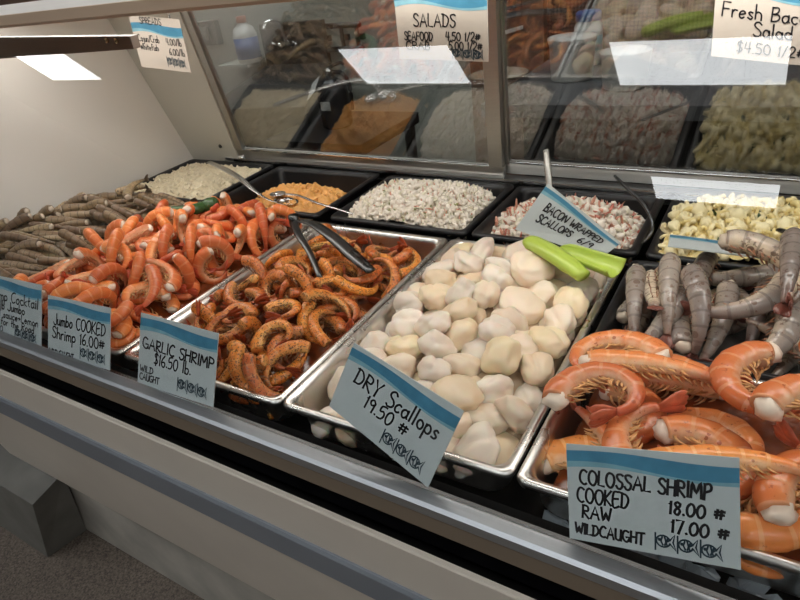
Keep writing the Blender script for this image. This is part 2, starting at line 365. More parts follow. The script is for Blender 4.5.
# ------------------------------------------------------------------ pans
def rrect(x0, x1, y0, y1, r, n=5):
    out = []
    for cx, cy, a0 in ((x1-r, y1-r, 0), (x0+r, y1-r, 90), (x0+r, y0+r, 180), (x1-r, y0+r, 270)):
        for k in range(n+1):
            a = math.radians(a0+90*k/n); out.append((cx+r*math.cos(a), cy+r*math.sin(a)))
    return out
def pan(name, x0, x1, y0, y1, mat, label, z=0, depth=.064, lip=.011, group=None):
    prof = [(.0012, -.007, .012), (0, -.003, .0125), (.0015, .0005, .012), (.004, .0012, .011), (lip-.003, 0, .014), (lip, -.003, .018), (lip+.002, -.010, .02),
            (lip+.006, -depth+.012, .024), (lip+.010, -depth+.004, .026), (lip+.02, -depth, .028)]
    bm = bmesh.new(); rings = []
    for ins, zz, r in prof:
        rings.append([bm.verts.new((x, y, zz)) for x, y in rrect(x0+ins, x1-ins, y0+ins, y1-ins, r)])
    for a, b in zip(rings, rings[1:]):
        n = len(a)
        for k in range(n): bm.faces.new((a[k], a[(k+1) % n], b[(k+1) % n], b[k]))
    bm.faces.new(rings[-1])
    o = bm_obj(name, bm, mat, None, True, (0, 0, z), recalc=True)
    md = o.modifiers.new('thick', 'SOLIDIFY'); md.thickness = .0012; md.offset = 1
    for p in o.data.polygons:
        if p.normal.z < -.5: pass
    return tag(o, label, 'pan', group)
FD = .53
pans = {}
pans['rawl'] = pan('food_tray', -.705, -.372, -.002, FD, M['black'], 'black tray under the heap of raw brown shrimp beside the white end panel', .0)
pans['jumbo'] = pan('steam_pan', -.366, -.008, 0, FD, M['steel'], 'steel pan heaped with orange jumbo cooked shrimp')
pans['garlic'] = pan('steam_pan', 0, .326, 0, FD, M['steel'], 'steel pan of herb-speckled garlic shrimp with tongs in it')
pans['scallop'] = pan('steam_pan', .332, .658, 0, FD, M['steel'], 'steel pan full of white scallops in the middle of the case', .0015)
pans['col'] = pan('steam_pan', .664, 1.02, -.004, .262, M['steel'], 'steel pan of colossal cooked shrimp behind the tallest price card', .004)
pans['rawr'] = pan('food_tray', .668, 1.02, .272, FD+.005, M['black'], 'black tray of raw grey shrimp behind the colossal shrimp', .002)
SY0, SY1 = .548, .812
pans['crab'] = pan('food_tray', -.712, -.375, SY0, SY1+.02, M['black'], 'black tray of pale tan crab spread in the rear left corner', .006, .062, .014)
pans['cheddar'] = pan('food_tray', -.352, -.012, SY0, SY1+.012, M['black'], 'black tray holding a small mound of orange spread', .006, .062, .014)
pans['seafood'] = pan('food_tray', .020, .352, SY0, SY1+.006, M['black'], 'black tray heaped with white seafood salad behind the garlic shrimp', .006, .062, .014)
pans['bacon'] = pan('food_tray', .362, .672, SY0, SY1, M['black'], 'black tray of pink and white salad behind the bacon wrapped scallops card', .006, .062, .014)
pans['pasta'] = pan('food_tray', .686, 1.03, SY0, SY1, M['black'], 'black tray of yellow pasta salad behind the raw grey shrimp', .006, .062, .014)


# ------------------------------------------------------------------ shrimp
def shrimp_geo(L, ang, r0, tail_r=.34, fan=.17, legs=0, leg_l=.8, plump=.82, sag=0.0, seed=0, meat=.75, ridge=.08):
    R_ = random.Random(seed); nr, nv = 50, 16
    S = np.linspace(0, 1, nr); kap = .55+.9*S; kap = kap/np.trapezoid(kap, S) if hasattr(np, 'trapezoid') else kap/np.trapz(kap, S)
    th = np.concatenate([[0], np.cumsum((kap[1:]+kap[:-1])/2*np.diff(S))])*ang
    ds = L/(nr-1); px = np.concatenate([[0], np.cumsum(np.cos((th[1:]+th[:-1])/2))])*ds; py = np.concatenate([[0], np.cumsum(-np.sin((th[1:]+th[:-1])/2))])*ds
    pz = sag*np.sin(S*PI)*L
    cx, cy = (px.max()+px.min())/2, (py.max()+py.min())/2; px -= cx; py -= cy
    rr = np.interp(S, [0, .06, .14, .4, .7, .9, 1], [.86, .98, 1.0, .92, .64, .40, .30])*r0
    V, F, A = [], [], []
    for i in range(nr):
        f = (S[i]*7) % 1.0; k = rr[i]*(1+ridge*f**1.6-.4*ridge) if S[i] < .88 else rr[i]
        tx, ty = math.cos(th[i]), -math.sin(th[i]); nx, ny = -ty, tx      # dorsal side = outer side of the curl
        for j in range(nv):
            p = 2*PI*j/nv; c, sn = math.cos(p), math.sin(p)
            rad = k*(1.10*c if c > 0 else .80*c)
            V.append((px[i]+nx*rad, py[i]+ny*rad, pz[i]+k*plump*sn)); A.append((S[i], (c+1)/2, R_.random(), 1))
    for i in range(nr-1):
        for j in range(nv):
            F.append((i*nv+j, i*nv+(j+1) % nv, (i+1)*nv+(j+1) % nv, (i+1)*nv+j))
    b = len(V); V.append((px[0]+rr[0]*.2, py[0], pz[0])); A.append((0, 0, 0, 1))
    for j in range(nv): F.append((b, (j+1) % nv, j))
    F.append(tuple((nr-1)*nv+j for j in range(nv)))
    body = (V, F, A)
    # meat plug at the cut head end
    bm = bmesh.new(); bmesh.ops.create_icosphere(bm, subdivisions=2, radius=1)
    for v in bm.verts:
        n = 1+.5*noise.noise(v.co*1.8+Vector((seed*3.1, 0, 0)))
        v.co = Vector((v.co.x*r0*.62*meat*n, v.co.y*rr[0]*.86*n, v.co.z*rr[0]*.8*plump*n))+Vector((px[0]-r0*.02, py[0], pz[0]))
    # tail fan
    bt = bmesh.new(); d = Vector((math.cos(th[-1]), -math.sin(th[-1]), 0)); base = Vector((px[-1], py[-1], pz[-1])); lt = L*fan
    nrm = Vector((-d.y, d.x, 0))
    for q, a in enumerate((-.40, -.16, .18, .42, .0)):
        dd = (d*math.cos(a)+Vector((0, 0, 1))*math.sin(a)+nrm*(.18-.12*abs(a)*2+R_.uniform(-.1, .1))).normalized()
        l = lt*(1.0 if q < 4 else .7); w = r0*(.36 if q < 4 else .22)
        pts = [base-d*r0*.1, base+dd*l*.25, base+dd*l*.55+nrm*l*.03, base+dd*l*.85+nrm*l*.07, base+dd*l+nrm*l*.1]
        tube(bt, pts, [w*.55, w*.9, w*1.15, w*.9, w*.25], 8, .32, nrm.cross(dd) if False else nrm)
    bl = None
    if legs:
        bl = bmesh.new()
        for q in range(legs*2):
            s_ = .06+.66*q/(legs*2-1); i = int(s_*(nr-1)); tx, ty = math.cos(th[i]), -math.sin(th[i]); nx, ny = -ty, tx
            for sd in (-1, 1):
                p0 = Vector((px[i]-nx*rr[i]*.66, py[i]-ny*rr[i]*.66, pz[i]+sd*rr[i]*.3))
                l = rr[i]*leg_l*R_.uniform(.7, 1.3); dr = Vector((-nx+tx*R_.uniform(-.1, .9), -ny+ty*R_.uniform(-.1, .9), sd*R_.uniform(-.2, .5)))
                tube(bl, [p0, p0+dr*l*.4, p0+dr*l*.75+Vector((tx, ty, 0))*l*.2, p0+dr*l+Vector((tx, ty, 0))*l*.5], [r0*.09, r0*.10, r0*.07, r0*.025], 6, .5)
    ii = np.linspace(0, nr-1, 9).astype(int)
    sph = [(px[i], py[i], pz[i], rr[i]*.93) for i in ii]
    e = base+d*lt*.6; sph.append((e.x, e.y, e.z, r0*.18)); e = base+d*lt; sph.append((e.x, e.y, e.z, r0*.12))
    return body, bm, bt, bl, np.array(sph)

def me_from_bm(name, bm, mat):
    bmesh.ops.recalc_face_normals(bm, faces=bm.faces); me = bpy.data.meshes.new(name); bm.to_mesh(me); bm.free(); me.materials.append(mat)
    me.polygons.foreach_set('use_smooth', [True]*len(me.polygons)); return me
def shrimp_proto(kind, mats, **kw):
    body, bm, bt, bl, sph = shrimp_geo(**kw)
    me = bpy.data.meshes.new(kind+'_body'); me.from_pydata(body[0], [], body[1]); me.materials.append(mats[0])
    a = me.attributes.new('pt', 'FLOAT_COLOR', 'POINT'); a.data.foreach_set('color', np.array(body[2], dtype=np.float32).ravel())
    me.polygons.foreach_set('use_smooth', [True]*len(me.polygons)); me.update()
    parts = [('tail_fan', me_from_bm('tail_fan', bt, mats[1]))]
    if kw.get('meat', .75) > 0: parts.append(('neck_meat', me_from_bm('neck_meat', bm, mats[2])))
    else: bm.free()
    if bl is not None: parts.append(('legs', me_from_bm('legs', bl, mats[3])))
    return dict(main=me, parts=parts, sph=sph)

def place(proto, name, mat4, extra=None):
    o = bpy.data.objects.new(name, proto['main']); COL.objects.link(o); o.matrix_world = mat4
    for n_, me in proto['parts']:
        c = bpy.data.objects.new(n_, me); COL.objects.link(c); c.parent = o
    return o

# ------------------------------------------------------------------ piling: things are dropped one by one and rest on what lies below
class Pile:
    def __init__(self, b, target, layer, protos, cell=.008, seed=1, tol=.86):
        self.b = b; self.t = target; self.pr = protos; self.r = np.random.default_rng(seed); self.tol = tol
        self.X = np.arange(b[0], b[1], cell); self.Y = np.arange(b[2], b[3], cell)
        self.G = np.array([[target(x, y) for x in self.X] for y in self.Y]); self.H = self.G-layer; self.bed = lambda x, y: target(x, y)-layer
        self.S = np.zeros((0, 4)); self.items = []; self.block = np.zeros_like(self.G)
    def slope(self, x, y):
        e = .03; g = np.array([(self.t(x+e, y)-self.t(x-e, y))/(2*e), (self.t(x, y+e)-self.t(x, y-e))/(2*e)]); n = np.hypot(*g)
        return g*min(1, .38/max(n, 1e-6))
    def fit(self, v, R, x, y):
        sp = self.pr[v]['sph']; c = sp[:, :3]@R.T; r = sp[:, 3]
        px, py = c[:, 0]+x, c[:, 1]+y; b = self.b
        dx = max(0, (b[0]-(px-r*.8)).max())-max(0, ((px+r*.8)-b[1]).max()); dy = max(0, (b[2]-(py-r*.8)).max())-max(0, ((py+r*.8)-b[3]).max())
        x += dx; y += dy; px += dx; py += dy
        z = max(self.bed(a, b_)+rr*.8-cz for a, b_, rr, cz in zip(px, py, r, c[:, 2]))
        if len(self.S):
            d2 = (px[:, None]-self.S[None, :, 0])**2+(py[:, None]-self.S[None, :, 1])**2; R2 = (self.tol*(r[:, None]+self.S[None, :, 3]))**2
            m = d2 < R2
            if m.any():
                zz = self.S[None, :, 2]+np.sqrt(np.where(m, R2-d2, 0))-c[:, 2][:, None]; z = max(z, zz[m].max())
        return x, y, z, c+np.array([x, y, z]), r
    def add(self, v, R, f):
        x, y, z, c, r = f; self.items.append((v, R, (x, y, z))); self.S = np.vstack([self.S, np.column_stack([c, r])])
        for (a, b_, zc), q in zip(c, r):
            d = (self.X[None, :]-a)**2+(self.Y[:, None]-b_)**2; m = d < q*q
            self.H[m] = np.maximum(self.H[m], zc+np.sqrt(q*q-d[m]))
    def rot(self, yaw, tilt, roll, flip, x, y):
        g = self.slope(x, y); n = Vector((-g[0], -g[1], 1)).normalized(); q = Vector((0, 0, 1)).rotation_difference(n).to_matrix()
        R = q@Matrix.Rotation(yaw, 3, 'Z')@Matrix.Rotation(tilt, 3, 'Y')@Matrix.Rotation(roll+(PI if flip else 0), 3, 'X')
        return np.array(R)
    def fill(self, nmax, orient, thr=.01, k=8, tries=900, over=.012):
        for _ in range(tries):
            if len(self.items) >= nmax: break
            D = self.G-self.H-self.block
            if D.max() < thr: break
            idx = np.argwhere(D > max(thr, D.max()*.6)); iy, ix = idx[self.r.integers(len(idx))]
            best = None
            for _k in range(k):
                v = int(self.r.integers(len(self.pr))); x, y = self.X[ix]+self.r.normal(0, .006), self.Y[iy]+self.r.normal(0, .006)
                R = self.rot(*orient(self.r, x, y), x, y); f = self.fit(v, R, x, y)
                sc = f[3][:, 2].mean()-self.t(f[0], f[1])
                if best is None or sc < best[0]: best = (sc, v, R, f)
            if best[0] > over: self.block[max(0, iy-1):iy+2, max(0, ix-1):ix+2] += .01; continue
            self.add(*best[1:])
            self.block[iy, ix] += .004
    def preset(self, v, x, y, yaw, flip=False, tilt=0, roll=0):
        R = self.rot(yaw, tilt, roll, flip, x, y); self.add(v, R, self.fit(v, R, x, y))
    def build(self, name, lab, cat, group, marks, last=()):
        objs = []
        for v, R, p in self.items:
            m4 = Matrix.Translation(p)@Matrix([list(map(float, r_)) for r_ in R]).to_4x4(); objs.append(place(self.pr[v], name, m4))
        left = list(objs)
        for o, txt in zip(objs[len(objs)-len(last):], last): tag(o, txt, cat, group); left.remove(o)
        for txt, (mx, my) in marks:
            if not left: break
            o = min(left, key=lambda q: (q.location.x-mx)**2+(q.location.y-my)**2-2.2*abs(q.location.z)*0-(.06*q.location.z))
            left.remove(o); tag(o, txt, cat, group)
        for o in left: tag(o, lab, cat, group)
        return objs
def bed(name, b, f, mat, label, cat, n=26, amp=.004, sc=60, kind='stuff'):
    V, F = [], []
    for j in range(n+1):
        for i in range(n+1):
            x = b[0]+(b[1]-b[0])*i/n; y = b[2]+(b[3]-b[2])*j/n; V.append((x, y, f(x, y)+amp*noise.noise(Vector((x*sc, y*sc, 3)))))
    for j in range(n):
        for i in range(n): k = j*(n+1)+i; F.append((k, k+1, k+n+2, k+n+1))
    # skirt down to the pan floor so it is a solid heap
    rim = [i for i in range(n+1)]+[j*(n+1)+n for j in range(1, n+1)]+[n*(n+1)+i for i in range(n-1, -1, -1)]+[j*(n+1) for j in range(n-1, 0, -1)]
    k0 = len(V); zb = -.060
    for r in rim: V.append((V[r][0], V[r][1], min(zb, V[r][2]-.002)))
    m_ = len(rim)
    for q in range(m_): F.append((rim[q], k0+q, k0+(q+1) % m_, rim[(q+1) % m_]))
    F.append(tuple(k0+q for q in range(m_))[::-1])
    return tag(mesh_obj(name, V, F, mat, None, True), label, cat, None, kind)
def dome(b, edge, top, fx=.6, fy=.5, skew=0.0, cy=.5):
    def f(x, y):
        u = min(1, max(0, (x-b[0])/(b[1]-b[0]))); v = min(1, max(0, (y-b[2])/(b[3]-b[2])))
        w = v/(2*cy) if v < cy else .5+(v-cy)/(2*(1-cy))
        return edge+(top-edge)*(math.sin(PI*u)**fx)*(math.sin(PI*w)**fy)+skew*(v-.5)
    return f

# ---- jumbo cooked shrimp
J = [shrimp_proto('jumbo_shrimp', (M['jumbo'], M['jumbo_tail'], M['meat'], M['colossal_leg']), L=.098+.010*(i % 3), ang=a, r0=.0126+.0010*(i % 2), seed=i, sag=.02*(i % 2), fan=.20, legs=4, leg_l=.7, meat=.7+.2*(i % 2)) for i, a in enumerate((2.4, 3.5, 4.2, 1.2, 3.9, 3.0))]
bj = (-.352, -.030, .008, .512); tj = dome(bj, -.002, .052, .55, .4, -.022, .42)
pj = Pile(bj, tj, .038, J, seed=5, tol=.80)
def or_j(r, x, y): return (r.uniform(0, 2*PI), r.normal(0, .30), r.normal(0, .4)+(PI/2 if r.random() < .3 else 0), r.random() < .5)
pj.preset(4, -.07, .20, .6); pj.preset(2, -.075, .14, 2.2, True); pj.preset(0, -.07, .07, 4.0); pj.preset(1, -.15, .05, 1.0); pj.preset(5, -.22, .05, 3.0)
pj.fill(205, or_j, thr=.006, tries=2200, over=.020)
pj.build('jumbo_shrimp', 'orange jumbo cooked shrimp tangled in the middle of the heap in the jumbo pan', 'shrimp', 'jumbo cooked shrimp heaped in the second pan from the left',
    [('orange jumbo cooked shrimp nearest the jumbo cooked shrimp price card', (-.12, .02)), ('orange jumbo cooked shrimp at the front right corner of its pan', (-.03, .02)), ('orange jumbo cooked shrimp at the front left corner of its pan', (-.34, .03)),
     ('orange jumbo cooked shrimp at the very back right corner of the heap', (-.03, .5)), ('orange jumbo cooked shrimp at the back left corner by the dark green scoop', (-.34, .5)), ('orange jumbo cooked shrimp on the crest of the heap', (-.18, .3)),
     ('orange jumbo cooked shrimp at the back edge beside the orange spread tray', (-.17, .51)), ('orange jumbo cooked shrimp against the middle of the right rim by the garlic shrimp', (-.03, .26)), ('orange jumbo cooked shrimp on the left rim against the raw brown shrimp', (-.345, .26))])
bed('pan_sauce', (-.340, -.034, .022, .504), lambda x, y: tj(x, y)-.035, M['sauce'], 'orange pan juices under the jumbo cooked shrimp', 'sauce')

# ---- garlic shrimp
Gp = [shrimp_proto('garlic_shrimp', (M['garlic'], M['garlic_tail'], M['meat'], M['garlic_leg']), L=.092+.009*(i % 3), ang=a, r0=.0108+.0008*(i % 2), seed=20+i, sag=.03*(i % 2), fan=.26, legs=4, leg_l=.8, meat=.0) for i, a in enumerate((3.2, 4.0, 2.7, 4.6, 2.2, 3.6))]
bg = (.020, .306, .014, .478); tg = dome(bg, -.034, .022, .5, .35, -.004)
pg = Pile(bg, tg, .034, Gp, seed=8)
pg.fill(175, lambda r, x, y: (r.uniform(0, 2*PI), r.normal(0, .3), r.normal(0, .4)+(PI/2 if r.random() < .25 else 0), r.random() < .5), thr=.008, tries=1500)
pg.build('garlic_shrimp', 'small herb-speckled garlic shrimp in the middle of the garlic shrimp pan', 'shrimp', 'garlic shrimp in the steel pan with tongs',
    [('herb-speckled garlic shrimp nearest the garlic shrimp price card', (.16, .03)), ('herb-speckled garlic shrimp at the front right corner of its pan', (.3, .03)), ('herb-speckled garlic shrimp at the front left corner of its pan', (.02, .05)),
     ('herb-speckled garlic shrimp at the back right corner beside the scallop pan', (.3, .46)), ('herb-speckled garlic shrimp at the back left near the tongs hinge', (.03, .45)), ('herb-speckled garlic shrimp touching the tip of the narrow tong arm', (.225, .25)),
     ('herb-speckled garlic shrimp under the wide scalloped tong arm tip', (.289, .31)), ('herb-speckled garlic shrimp against the middle of the left rim', (.02, .25)), ('herb-speckled garlic shrimp midway along the right rim by the scallops', (.305, .2))])
bed('pan_sauce', (.028, .298, .026, .50), lambda x, y: min(tg(x, min(y, .47))-.031, -.030), M['sauce'], 'dark garlic oil at the bottom of the garlic shrimp pan', 'sauce')

# ---- raw brown shrimp on the left: long, lying crosswise
RL = [shrimp_proto('raw_shrimp', (M['rawl'], M['rawl_tail'], M['rawmeat']), L=.102+.012*(i % 3), ang=a, r0=.0098+.0012*(i % 2), seed=40+i, ridge=.11, sag=.01, fan=.18, meat=.5, plump=.92) for i, a in enumerate((.5, .9, .7, 1.2, .3))]
brl = (-.735, -.372, .010, .535); trl = dome(brl, -.006, .042, .45, .35, -.004)
prl = Pile(brl, trl, .04, RL, seed=3)
prl.fill(190, lambda r, x, y: ((0 if r.random() < .6 else PI)+r.normal(.40, .20), r.normal(0, .06), r.normal(0, .5)+PI/2*(r.random() < .4), r.random() < .5), thr=.008, tries=1600, over=.006, k=14)
prl.preset(3, -.53, .47, .7, tilt=-.22); prl.preset(1, -.50, .48, 2.5, tilt=-.2)
prl.build('raw_shrimp', 'brown striped raw shrimp lying crosswise within the heap beside the white end panel', 'shrimp', 'raw brown shrimp heaped at the left end',
    [('brown raw shrimp nearest the shrimp cocktail price card', (-.45, .02)), ('brown raw shrimp sticking up at the back of the heap', (-.50, .50)), ('second brown raw shrimp poking up at the heap back', (-.47, .50)), ('brown raw shrimp nearest the handle of the dark green scoop', (-.40, .43)),
     ('brown raw shrimp against the white end panel', (-.73, .28)), ('brown raw shrimp at the right edge against the orange jumbo heap', (-.38, .28)), ('brown raw shrimp on the crest of the left heap', (-.56, .27))])
bed('crushed_ice', (-.695, -.384, .012, .52), lambda x, y: trl(x, y)-.034, M['greyice'], 'grey melting ice under the raw brown shrimp', 'ice')

# ---- scallops
def scallop_proto(i):
    R_ = random.Random(100+i); bm = bmesh.new(); bmesh.ops.create_icosphere(bm, subdivisions=4, radius=1)
    a, h = .0335*R_.uniform(.78, 1.15), .0190*R_.uniform(.85, 1.15); ov = R_.uniform(.78, 1.0); e = .86
    for v in bm.verts:
        c = v.co.normalized(); rr = math.hypot(c.x, c.y); z = math.copysign(abs(c.z)**e, c.z); r2 = rr**e if rr > 0 else 0
        n1 = noise.noise(c*.9+Vector((i*4.7, 1, 0))); n2 = noise.noise(c*2.0+Vector((0, i*2.3, 5))); n3 = noise.noise(c*5+Vector((i, 0, 9)))
        k = 1+.26*n1+.15*n2+.02*n3; t = math.atan2(c.y, c.x)
        crease = -.13*math.exp(-((c.x*.6+c.y-.25+.2*n2)/.15)**2) if i % 2 == 0 else (-.10*math.exp(-((c.x-c.y*.5+.3)/.14)**2) if i % 3 == 0 else 0)
        k += crease*(.4+.6*max(0, c.z))
        v.co = Vector((math.cos(t)*r2*a*k, math.sin(t)*r2*a*ov*k, z*h*(1+.2*n1+.1*n2+crease*1.3)))
    me = me_from_bm('scallop', bm, M['scal'][0]); me.materials.clear()
    sph = [(0, 0, 0, h)]+[((a-h*.9)*math.cos(q), (a-h*.9)*ov*math.sin(q), 0, h*.95) for q in np.linspace(0, 2*PI, 8)[:-1]]
    return me, np.array(sph)
SCL = []
for i in range(8):
    me, sp = scallop_proto(i)
    for c in range(4):
        m2 = me if c == 3 else me.copy(); 
        SCL.append((m2, sp, c))
for m2, sp, c in SCL: m2.materials.append(M['scal'][c])
SP = [dict(main=a, parts=[], sph=b) for a, b, c in SCL]
bs = (.354, .640, .014, .505)
def ts(x, y):
    u = (x-bs[0])/(bs[1]-bs[0]); v = (y-bs[2])/(bs[3]-bs[2]); u = min(1, max(0, u)); v = min(1, max(0, v))
    return -.032+.040*(math.sin(PI*min(1, u*.93+.06))**.7)*min(1, .5+v*.9)+.032*v-.030*max(0, v-.80)/.20+.012*math.exp(-((u-.45)/.15)**2-((v-.95)/.06)**2)
psc = Pile(bs, ts, .045, SP, seed=6, tol=.64)
def choose_scallops():
    def orient(r, x, y): return (r.uniform(0, 2*PI), r.normal(0, .5), r.normal(0, .5), r.random() < .5)
    return orient
wts = [0, 0, 0, 0, 0, 1, 1, 1, 1, 1, 2, 2, 2, 0, 1, 3]
psc_r = np.random.default_rng(4)
class _P(list): pass
_all = SP
def pick_protos():
    out = []
    for i in range(8):
        for w in wts: out.append(_all[i*4+w])
    return out
psc.pr = pick_protos()
psc.fill(190, choose_scallops(), thr=.011, k=7, over=.004)
psc.build('scallop', 'white raw scallop packed in the middle of the dry scallops pan', 'scallop', 'dry scallops in the middle steel pan',
    [('white scallop at the front left corner of its pan, left of the price card', (.355, .03)), ('large scallop right of the price card at the front edge', (.585, .035)), ('scallop at the front right corner of its pan', (.635, .03)), ('topmost scallop at the back rim of the pan', (.46, .495)),
     ('scallop touching the handle of the lime green scoop', (.545, .43)), ('scallop under the bowl of the lime green scoop', (.63, .41)), ('scallop in the back left corner of the scallop pan', (.36, .49)), ('scallop on the left rim beside the garlic shrimp', (.355, .28)),
     ('scallop on the right rim nearest the raw grey shrimp', (.64, .3)), ('scallop on the right rim nearest the colossal shrimp', (.64, .16)), ('scallop just above the middle of the dry scallops card', (.5, .09))])
bed('scallop_liquor', (.362, .628, .03, .50), lambda x, y: ts(x, y)-.022, M['juice'], 'pale liquor between the dry scallops', 'scallop liquor')

# ---- colossal cooked shrimp
C_ = [shrimp_proto('colossal_shrimp', (M['colossal'], M['colossal_tail'], M['meat'], M['colossal_leg']), L=l, ang=a, r0=r, seed=60+i, ridge=.07, sag=.015*(i % 2), fan=.20, legs=7, leg_l=.72, meat=1.0) for i, (l, a, r) in enumerate(((.185, 4.5, .0195), (.17, 2.5, .0195), (.15, .7, .0165), (.165, 4.2, .0185), (.165, 3.6, .019)))]
bc = (.664, 1.05, .006, .268); tc = dome((.650, 1.06, -.02, .30), .002, .018, .4, .4, .01)
pc = Pile(bc, tc, .045, C_, seed=12, tol=.68)
pc.fill(7, lambda r, x, y: (r.uniform(0, 2*PI), r.normal(0, .15), r.normal(0, .25), r.random() < .5), thr=.02, over=-.004)
COLP = [(2, .80, .225, .0, False), (4, .712, .215, 2.3, True), (2, .765, .180, .35, False), (4, .872, .18, 3.6, True), (1, .725, .050, .9, False), (2, .695, .035, 1.9, True), (1, .79, .045, 2.9, False), (3, .700, .128, 1.6, False), (0, .835, .098, .5, False), (1, .90, .018, .1, True), (3, .935, .07, 1.9, False), (4, .935, .135, 1.3, False), (3, .95, .22, 2.4, False), (2, .86, .05, .6, False), (4, .985, .05, 2.2, True)]
for v, x, y, yw, fl in COLP: pc.preset(v, x, y, yw, fl)
pc.build('colossal_shrimp', 'large orange cooked shrimp buried under the top layer of the colossal shrimp pan', 'shrimp', 'colossal cooked shrimp in the right-hand steel pan',
    [], ['straight orange colossal shrimp lying across the very back of its pan', 'curled colossal shrimp in the back left corner of its pan', 'straight colossal shrimp in front of the back left curl, white neck to the left', 'curled colossal shrimp at the back right, its white neck pointing up beside the grey shrimp',
     'colossal shrimp behind the left end of the colossal shrimp card', 'colossal shrimp in the front left corner of its pan', 'colossal shrimp mostly hidden behind the middle of its price card', 'curled colossal shrimp on the left rim, reaching over toward the scallops', 'curled colossal shrimp rising just behind the top edge of its price card',
     'colossal shrimp on the front rim to the right of its price card', 'curled colossal shrimp right of the card, cut by the right edge of the photo', 'colossal shrimp at the right with its white neck facing the camera', 'colossal shrimp in the far back right corner of the pan', 'colossal shrimp slanting behind the right end of its price card', 'colossal shrimp in the front right corner of its pan, beyond the photo edge'])
bed('pan_sauce', (.694, 1.0, .02, .25), lambda x, y: tc(x, y)-.036, M['sauce'], 'orange pan juices under the colossal shrimp', 'sauce')

# ---- raw grey shrimp on the right
RR = [shrimp_proto('grey_shrimp', (M['rawr'], M['rawr_tail'], M['rawmeat'], M['rawr_leg']), L=l, ang=a, r0=r, seed=80+i, ridge=.05, sag=.01, fan=.15, legs=5, leg_l=.5, meat=.9, plump=.95) for i, (l, a, r) in enumerate(((.135, .8, .0158), (.130, 1.4, .0165), (.150, 2.1, .0175), (.125, .5, .0150)))]
brr = (.682, 1.06, .288, .522); trr = dome((.65, 1.08, .24, .58), .0, .022, .4, .35, .004)
prr = Pile(brr, trr, .05, RR, seed=9, tol=.70)
prr.fill(34, lambda r, x, y: (PI/2*(1 if r.random() < .6 else -1)+r.normal(0, .35), r.normal(0, .15), r.normal(0, .5)+PI/2*(r.random() < .4), r.random() < .5), thr=.009, over=.003, tries=1500)
GRP = [(0, .708, .365, -1.35, False, 1.4), (3, .730, .35, -1.35, True, 1.5), (0, .752, .36, -1.4, False, 1.5), (2, .838, .375, -1.6, False, .2), (1, .785, .345, -1.1, False, 1.2), (2, .855, .405, .1, False, .4), (0, .91, .365, -2.2, True, .3), (3, .885, .34, -1.5, False, 1.3)]
for v, x, y, yw, fl, ro in GRP: prr.preset(v, x, y, yw, fl, 0, ro)
prr.build('grey_shrimp', 'raw grey shrimp underneath the top layer in the black tray', 'shrimp', 'raw grey shrimp in the right-hand black tray',
    [('raw grey shrimp at the back left of its tray, by the bent spoon', (.70, .47)), ('raw grey shrimp at the far back right corner of its tray', (.95, .5))],
    ['leftmost raw grey shrimp hanging front to back in its tray', 'second raw grey shrimp from the left, hanging front to back', 'third raw grey shrimp from the left, hanging front to back', 'plump curled raw grey shrimp in the middle of the tray front', 'raw grey shrimp leaning against the left of the plump curled one',
     'raw grey shrimp across the back below the card on the pasta salad', 'raw grey shrimp slanting right of the plump curled one', 'raw grey shrimp at the front right, just behind the colossal shrimp'])
bed('crushed_ice', (.69, 1.0, .292, .525), lambda x, y: trr(x, y)-.042, M['greyice'], 'grey melting ice under the raw grey shrimp', 'ice')

